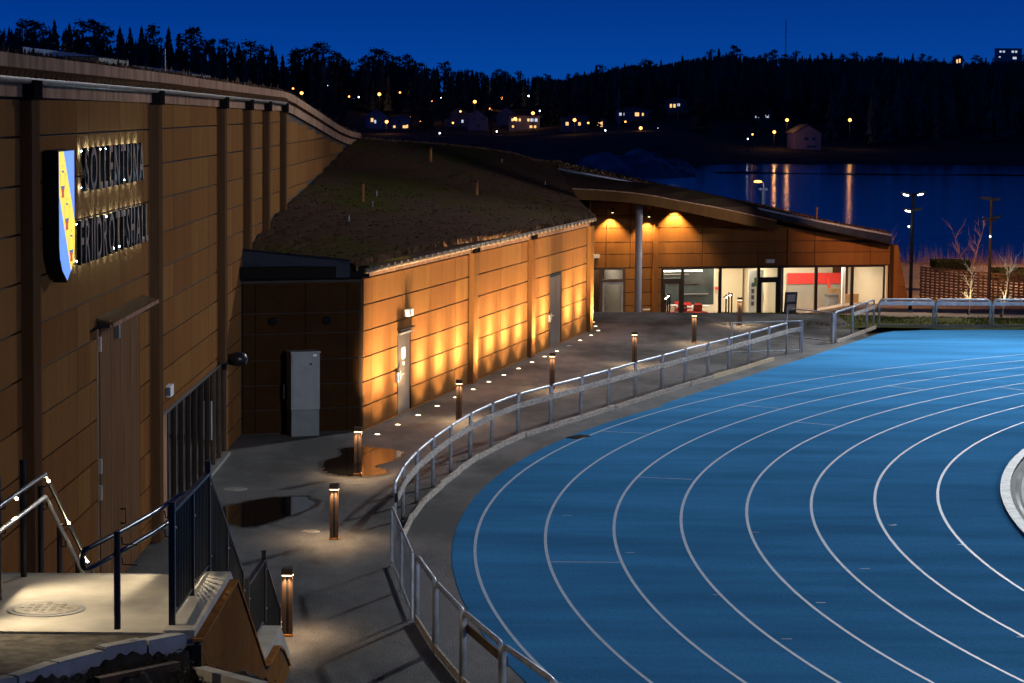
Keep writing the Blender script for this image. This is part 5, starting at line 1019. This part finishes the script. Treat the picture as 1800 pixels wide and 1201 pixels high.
for i, (x, y) in enumerate(((37.5, 142), (43.5, 168))):  # unseen lamps added beyond the right edge to brighten the promenade
    z = promz(y); pl_ = thing('street_lamp', ['orange promenade lamp on the right nearer the timber screen', 'orange promenade lamp on the right nearer the water'][i], 'street lamp', (x, y, z)); MB().tube([(x, y, z-.2), (x, y, z+5.8), (x-.3, y, z+6.1), (x-.8, y, z+6.2)], .06, 8).build('pole', 'lamp_pole', pl_); MB().lathe([(.05, -.08), (.28, -.04), (.26, .05), (.06, .09)], (x-.95, y, z+6.15), 10).build('lamp_head', 'e_sodium', pl_)
    light('SPOT', 'lamp_beam', (x-.95, y, z+6.0), (x-4.5, y+1, z), 15000, (1, .56, .34), pl_, .15, 150, .5)
# ================================================================== FAR SHORE
def at(px, Y): return (px-900)/4453.6*Y
def zpix(px, py, Y): return HC+(190.3+.0092*(px-900)-py)*Y/4453.6
# ---- trees
def spruce(seed, n_t=15, seg=9):
    random.seed(seed); tr = MB().tube([(0, 0, -.04), (0, 0, .5), (0, 0, .98)], [.018, .010, .003], 6); cr = MB()
    for k in range(n_t):
        z = .12+.86*k/n_t; r = (.165*(1-z)**.85+.012)*random.uniform(.8, 1.15); a0_ = random.random()*6.28
        for s in range(seg):
            a = a0_+6.283*s/seg+random.uniform(-.25, .25); rr = r*random.uniform(.6, 1.2); dr = random.uniform(.02, .06); w_ = random.uniform(.35, .6)*rr+.006; ca, sa = math.cos(a), math.sin(a)
            cr.add([(0, 0, z+.035), (ca*rr*.5-sa*w_*.6, sa*rr*.5+ca*w_*.6, z-dr*.3), (ca*rr, sa*rr, z-dr), (ca*rr*.5+sa*w_*.6, sa*rr*.5-ca*w_*.6, z-dr*.3)], [(0, 1, 2, 3)])
            cr.add([(ca*rr*.2, sa*rr*.2, z+.03), (ca*rr, sa*rr, z-dr), (ca*rr*.6, sa*rr*.6, z-dr-.035)], [(0, 1, 2)])
    return tr, cr
def pine(seed):
    random.seed(seed); lean = random.uniform(-.04, .04); P = [(lean*z*z, 0, z) for z in (-.04, .3, .6, .93)]; tr = MB().tube(P, [.020, .016, .012, .004], 6); cr = MB(); cl = []
    nC = random.randint(13, 18); base = random.uniform(.30, .5)
    for k in range(nC):
        z = base+(.97-base)*(k+.5)/nC; R_ = .155*(math.sin(math.pi*min(.98, .18+.80*(z-base)/(1-base)))**.7); a = random.random()*6.28; d = R_*random.uniform(.25, .95); cl.append((lean*z*z+math.cos(a)*d, math.sin(a)*d, z, random.uniform(.045, .085)))
    for (x, y, z, r) in cl:
        tr.tube([(lean*z*z*.8, 0, z-.06), (x, y, z-.01)], [.006, .003], 4, False)
        for _ in range(46):
            u_ = Vector((random.gauss(0, 1), random.gauss(0, 1), random.gauss(0, .6))).normalized()*r*random.uniform(.35, 1.15); c = Vector((x, y, z))+u_; q = random.uniform(.010, .024); n = Vector((random.gauss(0, 1), random.gauss(0, 1), random.gauss(0, 1))).normalized(); e_ = n.orthogonal().normalized()*q; w_ = n.cross(e_)*.8
            cr.add([c-e_, c+w_, c+e_, c-w_], [(0, 1, 2, 3)])
    return tr, cr
def meshof(mb, nm, mt): me = bpy.data.meshes.new(nm); me.from_pydata([tuple(p) for p in mb.v], [], mb.f); me.materials.append(MATS[mt]); return me
KIND = {'pine': [tuple(meshof(q, n_, m_) for q, n_, m_ in zip(pine(s), ('trunk', 'crown'), ('bark', 'needles_pine'))) for s in range(7)], 'spruce': [tuple(meshof(q, n_, m_) for q, n_, m_ in zip(spruce(s+50), ('trunk', 'crown'), ('bark', 'needles'))) for s in range(5)]}
random.seed(11)
def tree(kind, x, y, H_, wide, label, group):
    z = terrain(x, y)-.3; t_ = bpy.data.objects.new(kind+'_tree', None); M = Matrix.Translation((x, y, z)) @ Matrix.Rotation(random.random()*6.28, 4, 'Z') @ Matrix.Diagonal((H_*wide, H_*wide, H_, 1)); reg(t_, None, M); tag(t_, label, 'tree', group)
    for me in random.choice(KIND[kind]):
        o = bpy.data.objects.new(me.name.split('.')[0], me); COL.objects.link(o); o.parent = t_
SKY_ = [(0, 45), (30, 35), (90, 30), (150, 42), (215, 32), (280, 40), (330, 52), (390, 65), (430, 76), (480, 82), (520, 85), (570, 78), (600, 92), (622, 118), (640, 95), (665, 88), (690, 92), (720, 97), (760, 110), (790, 117), (820, 112), (850, 124), (880, 118), (905, 130), (940, 124), (965, 130), (985, 132), (1010, 124), (1060, 117), (1105, 106), (1150, 108), (1180, 101), (1230, 92), (1280, 86), (1320, 94), (1380, 94), (1450, 95), (1500, 95), (1550, 92), (1600, 98), (1650, 100), (1680, 104), (1720, 101), (1760, 100), (1800, 97), (1900, 97)]
CNT = {}
px = -40
while px < 1860:
    left = px < 960; Y = random.uniform(880, 1000) if left else random.uniform(1180, 1330)
    if left and px > 700: Y = random.uniform(930, 1040)
    x = at(px, Y); sy = lerp(SKY_, px)+random.uniform(-7, 13); zt = zpix(px, sy, Y); H_ = max(9, zt-terrain(x, Y)+.3)
    if left: kind = 'pine' if random.random() < (.6 if px < 330 else .85) else 'spruce'
    else: kind = 'spruce' if random.random() < .4 else 'pine'
    sec = 'above the tall hall roof' if px < 420 else 'on the left hill above the houses' if left else 'on the right hill left of the mast' if px < 1373 else 'on the right hill beyond the mast'
    CNT[(kind, sec)] = CNT.get((kind, sec), 0)+(1 if px > 4 else 0); nth = ordn(max(1, CNT[(kind, sec)]))
    if not 4 < px < 1796: nth = 'hidden ' + nth
    tree(kind, x, Y, H_, random.uniform(1.1, 1.6) if kind == 'pine' else random.uniform(1.0, 1.35), ('skyline %s %s, %s %s from the left' % (kind, sec, nth, kind)) if 4 < px < 1796 else 'skyline %s out of view beyond the %s edge, number %s' % (kind, 'left' if px < 900 else 'right', ordn(int((px+45)/10) % 60+1)), 'skyline %ss %s' % (kind, sec))
    px += random.uniform(15, 27) if left else random.uniform(8, 15)
# wooded slopes below the skyline
for nm, mt, cnt, (pa, pb), (ya, yb), lab in (('left_wood', 'needles', 700, (-60, 1010), (800, 1020), 'dark woods covering the left hill behind the houses'), ('right_wood', 'needles', 2200, (960, 1900), (640, 1320), 'dark woods covering the right hill beyond the lake')):
    b = MB()
    for _ in range(cnt):
        px = random.uniform(pa, pb); Y = ya+(yb-ya)*random.random()**.7; x = at(px, Y); 
        if nm == 'left_wood' and 440 < px < 1000 and Y < 880: continue
        if nm == 'right_wood' and px < 1450 and Y < 780: continue
        z = terrain(x, Y)-.3; lim = zpix(px, lerp(SKY_, px)+10, Y)-z; H_ = min(random.uniform(11, 18), max(4, lim)); a0_ = random.random()*6.28; R_ = H_*random.uniform(.14, .24)
        for k in range(5):
            zz = z+H_*(.12+.17*k); r = R_*(1-.17*k)*random.uniform(.8, 1.2)
            for s in range(6): a = a0_+k+s*1.047+random.uniform(-.2, .2); b.add([(x, Y, zz+H_*.24), (x+math.cos(a)*r, Y+math.sin(a)*r, zz-H_*.03), (x+math.cos(a+.9)*r*.9, Y+math.sin(a+.9)*r*.9, zz)], [(0, 1, 2)])
    tag(b.build(nm, mt), lab, 'forest', kind='stuff')
# single dark trees among the houses
for nh, (px, Y, H_) in enumerate(sorted(((470, 744, 13), (500, 790, 18), (575, 770, 19), (600, 720, 13), (720, 710, 16), (745, 730, 18), (775, 700, 12), (960, 800, 16), (985, 780, 13), (860, 690, 12), (555, 700, 10), (1040, 720, 13), (1090, 750, 15), (1150, 750, 16), (1230, 690, 18), (1290, 680, 16), (1320, 700, 19)))):
    tree(random.choice(('pine', 'spruce')), at(px, Y), Y, H_, 1.2, 'dark tree among the lit houses across the water, %s from the left' % ordn(nh+1), 'trees among the houses')
# ---- houses
def house(px, Y, w_, d_, h_, rh, wall, roofm, wins, label, rz=0.0, drop=0.0):
    x = at(px, Y); z = terrain(x, Y)-drop; q8 = .8; w_, d_, h_, rh = w_*q8, d_*q8, h_*q8, rh*q8; wins = [(a*q8, b*q8, c*q8*.85, e*q8*.85, m__) for a, b, c, e, m__ in wins]; H = thing('house', label, 'house', (x, Y, z), rz); M = WM[H.name]; e_ = .5
    MB().box((0, 0, h_/2-.6), (w_, d_, h_+1.2)).build('wall', wall, H, M=M)
    if rh > 0.3: MB().add([(-w_/2-e_, -d_/2-e_, h_), (w_/2+e_, -d_/2-e_, h_), (w_/2+e_, d_/2+e_, h_), (-w_/2-e_, d_/2+e_, h_), (0, -d_/2-e_, h_+rh), (0, d_/2+e_, h_+rh)], [(0, 4, 5, 3), (1, 2, 5, 4), (0, 3, 2, 1)]).build('roof', roofm, H, M=M); MB().add([(-w_/2, -d_/2-.02, h_), (w_/2, -d_/2-.02, h_), (0, -d_/2-.02, h_+rh-.2)], [(0, 1, 2)]).build('gable', wall, H, M=M)
    else: MB().box((0, 0, h_+.12), (w_+.6, d_+.6, .24)).build('roof', roofm, H, M=M)
    for (wx, wz, ww, wh, mt) in wins:
        f_ = MB().box((wx, -d_/2-.03, wz), (ww+.2, .06, wh+.2)).build('window', 'house_white', H, M=M); MB().box((wx, -d_/2-.07, wz), (ww, .03, wh), None).build('pane', mt, f_, M=M)
        if ww > 1.3: MB().box((wx, -d_/2-.10, wz), (.07, .03, wh)).build('mullion', 'house_white', f_, M=M)
W, K, D = 'e_warmwin', 'e_coldwin', 'panedark'
house(526, 924, 6, 6, 5, 2, 'house_red', 'roof_dark', [(-2, 1.4, .9, 1.3, W), (.6, 4.0, 1.8, 1.8, W), (.6, 1.4, 1.6, 1.2, W), (-2.2, 3.6, .8, 1.2, W)], 'house with tall bright windows just above the end of the hall roof')
house(515, 891, 2.6, 4, 2.4, 1.4, 'house_white', 'roof_pale', [(0, 1.2, .8, .9, D)], 'small pale gabled shed left of the brightest upper house')
house(660, 774, 7.5, 7, 4.6, 2.4, 'house_white', 'roof_pale', [(-2.6, 3.2, 1.1, 1.6, W), (-1.4, 2.6, .8, 1.4, K), (1.2, 3.2, .9, 1.2, D), (2.2, 1.2, 1.2, 1.2, D)], 'white gabled house beside the end of the hall roof', .25)
house(702, 783, 8, 6, 4.2, 1.6, 'house_white', 'roof_dark', [(-2.4, 1.0, 1.0, 1.0, W), (1.6, 1.0, 1.8, 1.2, W), (2.6, 1.2, .6, 1.4, W), (-.6, 2.9, .9, 1.1, D)], 'wide pale house with three low lit windows')
house(641, 968, 7, 6, 3.5, 1.8, 'house_grey', 'roof_dark', [(-1.6, 2.2, .7, 1.1, W), (-.5, 2.2, .7, 1.1, W), (.6, 2.2, .7, 1.1, W), (-3.0, 1.4, .6, .8, K)], 'dark house with a row of three lit windows left of the street lamp')
house(705, 1034, 8, 6, 3.5, 1.2, 'house_grey', 'roof_dark', [(-2.2, 2.2, .9, 1.0, W), (1.2, 2.2, 1.6, .9, D)], 'long low dark house high on the left slope', drop=1)
house(775, 994, 6, 6, 4, 2, 'house_grey', 'roof_dark', [(-.6, 2.4, .8, 1.1, K), (1.2, 2.4, .8, 1.1, D)], 'grey house with a single bluish window')
house(803, 818, 10, 7, 4.6, 3.2, 'house_grey', 'roof_pale', [(1.6, 2.2, .9, 1.3, K), (-2, 2.2, 1.1, 1.3, D)], 'broad blue grey gabled house below the twin street lamps')
house(836, 796, 7.4, 7, 5.2, 3.0, 'house_white', 'roof_pale', [(0, 2.0, 1.4, 1.4, D), (-1.6, 4.6, .9, 1.1, D), (1.6, 4.6, .9, 1.1, D)], 'pale blue gabled house in the middle of the village', .12)
house(886, 827, 7.5, 7, 4.4, 2.8, 'house_white', 'roof_pale', [(-1.4, 2.2, .9, 1.2, D), (1.4, 2.2, .9, 1.2, D)], 'pale gabled house left of the long lit house')
house(918, 796, 12, 7, 5.4, .1, 'house_white', 'roof_dark', [(-4.6, 3.8, 1.0, 1.2, W), (-3.2, 3.8, 1.0, 1.2, W), (-1.8, 3.8, .9, 1.2, W), (1.6, 3.8, 1.0, 1.2, W), (3.0, 3.8, 1.4, 1.4, K), (4.6, 3.8, 1.2, 1.4, K), (-4.4, 1.2, .9, 1.0, W), (2.6, 1.2, 1.2, 1.1, W), (4.2, 1.2, 1.0, 1.1, W)], 'long white two storey house with rows of lit windows')
house(912, 968, 7, 6, 3.6, 1.6, 'house_grey', 'roof_dark', [(-1.2, 2.2, 1.0, 1.1, K), (1.4, 2.2, 1.1, 1.1, W)], 'dark house with two lit windows above the long white house')
house(965, 818, 10, 7, 3.4, 2.0, 'house_grey', 'roof_dark', [(-3, 1.8, 1, 1, D)], 'dark unlit house right of the long white house')
house(1022, 728, 16, 8, 4.2, 1.6, 'house_grey', 'roof_dark', [(-6, 2.2, 1.2, 1.4, W), (-1.6, 2.2, 1.0, 1.3, W), (1.6, 2.0, 1.1, 1.2, W), (5.6, 2.2, 2.4, 2.2, W)], 'long dark house with four warm windows above the bare rock')
house(1108, 775, 13, 7, 4, 1.4, 'house_grey', 'roof_dark', [(-4.4, 2.2, 2.2, 1.2, K), (1.4, 2.2, 1.8, 1.6, W), (3.6, 2.2, .8, 1.2, W)], 'grey house with a wide pale window right of the long dark house')
house(1184, 806, 9, 7, 4.4, 1.6, 'house_white', 'roof_dark', [(-2.4, 2.2, 1.0, 1.6, W), (-1.0, 2.2, 1.0, 1.6, W), (.6, 2.6, 1.2, 1.2, K)], 'white house beside a flagpole above the end of the rock')
house(1332, 800, 8, 6, 4.6, .1, 'house_grey', 'roof_dark', [(-1.8, 1.4, 1.8, 1.4, K), (2.0, 1.4, 2.0, 1.2, K), (-.6, 3.6, 1.4, .9, K)], 'dark boxy house with pale windows left of the pink house')
house(1408, 622, 8.4, 8, 5.0, 2.6, 'house_pink', 'roof_dark', [(-.6, 3.2, 1.4, .9, D), (1.8, 3.2, 1.2, .9, D), (1.2, .8, 3.4, .6, D)], 'pink lamp lit house by the far shore', .2)
house(1674, 1192, 5, 5, 8.5, 1.5, 'house_grey', 'roof_dark', [(-.7, 6.0, 1.2, 2.6, W), (.8, 6.4, 1.1, 2.6, W), (-.8, 2.2, 1.0, 1.8, W), (.9, 2.2, 1.0, 1.8, W)], 'dark house with tall double warm windows on the right hill', drop=-4)
house(1762, 1232, 15, 8, 7.5, .1, 'house_white', 'roof_pale', [(-5.4, 5.8, 1.4, 1.2, K), (-3.4, 5.8, 1.4, 1.2, K), (2.0, 5.8, 1.6, 1.4, K), (4.0, 5.8, 1.4, 1.4, K), (3.2, 2.0, 2.6, 1.6, K), (-5.8, 2.6, 1.2, .8, K)], 'white modern house high on the right hill', drop=-7)
house(1795, 1216, 7, 6, 4, 1.2, 'house_white', 'roof_dark', [(-1.8, 2, 1.4, 1.0, W), (.8, 2, 1.2, 1.0, W)], 'low house at the right edge below the white modern house', drop=-3)
house(1655, 1104, 6, 6, 5, 2, 'house_red', 'roof_dark', [(.6, 2.4, 1.2, 1.8, D), (-1.4, 4.2, .8, .8, K)], 'dim red house among the trees of the right hill', drop=-2)
house(228, 1034, 7, 6, 4, 1.6, 'house_grey', 'roof_dark', [(-2.6, 2.4, 1.0, 1.1, W), (-1.0, 2.4, 1.4, .9, W), (2.6, 2.6, .8, 1.0, K)], 'house with warm windows above the near hall roof', drop=-3)
house(270, 1023, 6, 6, 4, 1.4, 'house_grey', 'roof_dark', [(-1.6, 1.8, .7, 1.5, K), (1.8, 2.6, .7, .7, K)], 'house with two bluish windows above the hall roof', drop=-2)
# ---- street lamps; added small ones stand for house windows hidden by trees

NEAR_ = [(107, 108, 420, 's', 'above the hall roof at the far left'), (528, 164, 405, 's', 'beside the brightest upper house'), (664, 166, 420, 's', 'right of the three lit windows'), (754, 177, 400, 's', 'above the middle of the low roof'), (831, 179, 395, 's', 'brightest of the village, above the twin gables'), (859, 192, 380, 's', 'right of the pale blue gabled house'), (879, 173, 430, 's', 'left of the upper lit windows'), (902, 209, 345, 's', 'at the left end of the long lit house'), (933, 199, 375, 's', 'at the right end of the long lit house'), (677, 214, 340, 's', 'in front of the white gabled house'), (590, 217, 350, 'd', 'dim, above the curve of the hall roof'), (737, 214, 350, 'd', 'dim, left of the gabled houses'), (793, 216, 350, 'd', 'dim, below the broad gabled house'), (1006, 211, 440, 's', 'at the left end of the long dark house'), (1122, 225, 450, 's', 'in front of the grey house above the rock'), (1212, 232, 480, 's', 'at the end of the bare rock shore'), (1356, 232, 590, 's', 'just left of the pink house'), (1378, 211, 600, 's', 'above the pink house'), (1488, 211, 610, 's', 'alone right of the pink house'), (770, 234, 330, 'c', 'white, low beside the low roof edge'), (992, 226, 430, 'c', 'white, right of the long lit house'), (1060, 229, 440, 'c', 'white, below the four warm windows'), (1136, 236, 440, 'c', 'white, below the grey house'), (870, 231, 335, 'c', 'white, below the pale gabled houses'), (657, 146, 470, 'c', 'white, high in the left woods'), (1734, 141, 720, 'c', 'white, left of the modern house'), (1758, 147, 715, 'c', 'white, below the modern house'), (1548, 190, 690, 'c', 'white, alone in the dark right woods'), (1590, 206, 680, 'c', 'white, lower in the dark right woods'), (611, 170, 370, 'd', 'dim, between the two upper left houses'), (720, 205, 340, 'd', 'dim, beside the wide pale house'), (952, 190, 400, 'd', 'dim, above the dark unlit house'), (1095, 214, 470, 'd', 'dim, near the left flagpole'), (1170, 216, 500, 'd', 'dim, left of the white house by the flagpole'), (1318, 236, 580, 'd', 'dim, by the boxy house near the far shore'), (1240, 240, 480, 'd', 'dim, low beyond the bare rock'), (513, 156, 400, 'd', 'dim, left of the brightest upper house'), (574, 150, 425, 'c', 'white, in the woods above the hall roof curve'), (628, 171, 390, 'c', 'white, left of the three lit windows'), (700, 163, 420, 'd', 'dim, by the long low dark house'), (772, 172, 415, 'c', 'white, by the grey house with the bluish window'), (806, 196, 372, 'd', 'dim, at the broad gabled house'), (925, 169, 430, 'c', 'white, in the woods above the dark house'), (945, 195, 385, 'c', 'white, beyond the end of the long lit house'), (1030, 216, 450, 'd', 'dim, among the four warm windows'), (1152, 226, 470, 'c', 'white, between the grey and white houses'), (1310, 244, 575, 'c', 'white, low on the far shore left of the boxy house'), (1655, 206, 660, 'd', 'dim, by the red house in the right woods'), (1712, 176, 690, 'c', 'white, below the double warm windows'), (1786, 160, 705, 'd', 'dim, at the right edge of the hill'), (183, 102, 430, 'c', 'white, above the first skylight'), (243, 106, 430, 'd', 'dim, beside the house above the near hall roof')]
SOFT = {'s': ('e_sodium', .36), 'd': ('e_sodium', .20), 'c': ('e_cold', .17)}
for px, py, Y, k, tail in NEAR_:
    Y *= 2.1 if px < 1000 else 1.5 if px < 1300 else 1.04 if px < 1500 else 1.4
    x = at(px, Y); z = zpix(px, py, Y); zt = min(terrain(x, Y), z-3); mt, r = SOFT[k]; r *= Y/560
    t_ = thing('street_lamp', ('orange ' if k == 's' else 'small orange ' if k == 'd' else '')+('street lamp '+tail if k != 'c' else 'small lamp, '+tail), 'street lamp', (x, Y, zt)); MB().tube([(x, Y, zt-.3), (x, Y, z)], .09, 6).build('pole', 'lamp_pole', t_); MB().lathe([(r*.3, -r*.9), (r*.85, -r*.5), (r, 0), (r*.85, r*.5), (r*.3, r*.9)], (x, Y-.1, z), 10).build('lamp_head', mt, t_, True)
    if k == 's': light('POINT', 'lamp_light', (x, Y-1.6, z-.2), (x, Y, z-2), 190, (1, .45, .13), t_, .3)
mt_ = thing('radio_mast', 'thin radio mast rising above the right hill skyline', 'mast', (at(1373, 1350), 1350, terrain(at(1373, 1350), 1350)))
x, Y = at(1373, 1350), 1350; zb, zt = zpix(1373, 120, Y), zpix(1373, 38, Y)
for a in (0, 2.09, 4.19): MB().tube([(x+.45*math.cos(a), Y+.45*math.sin(a), zb-8), (x+.35*math.cos(a), Y+.35*math.sin(a), zt)], .11, 5).build('leg', 'galv', mt_)
br = MB()
for k in range(14):
    z = zb-8+(zt-zb+8)*k/14; br.tube([(x-.4, Y, z), (x+.4, Y, z+1.0)], .05, 4, False); br.tube([(x+.4, Y, z), (x-.4, Y, z+1.0)], .05, 4, False)
br.build('lattice', 'galv', mt_); MB().tube([(x, Y, zt), (x, Y, zt+2)], .06, 5).build('antenna', 'galv', mt_)
for px, Y, hh in ((1083, 700, 16), (1187, 740, 16)):
    x = at(px, Y); z = terrain(x, Y); fpz = thing('flagpole', 'white flagpole '+('above the bare rock' if px < 1100 else 'beside the white house at the end of the rock'), 'flagpole', (x, Y, z)); MB().tube([(x, Y, z-.3), (x, Y, z+hh*.7)], .07, 6).build('pole', 'house_white', fpz); MB().lathe([(.01, -.1), (.12, 0), (.01, .1)], (x, Y, z+hh*.7+.08), 8).build('finial', 'house_white', fpz)
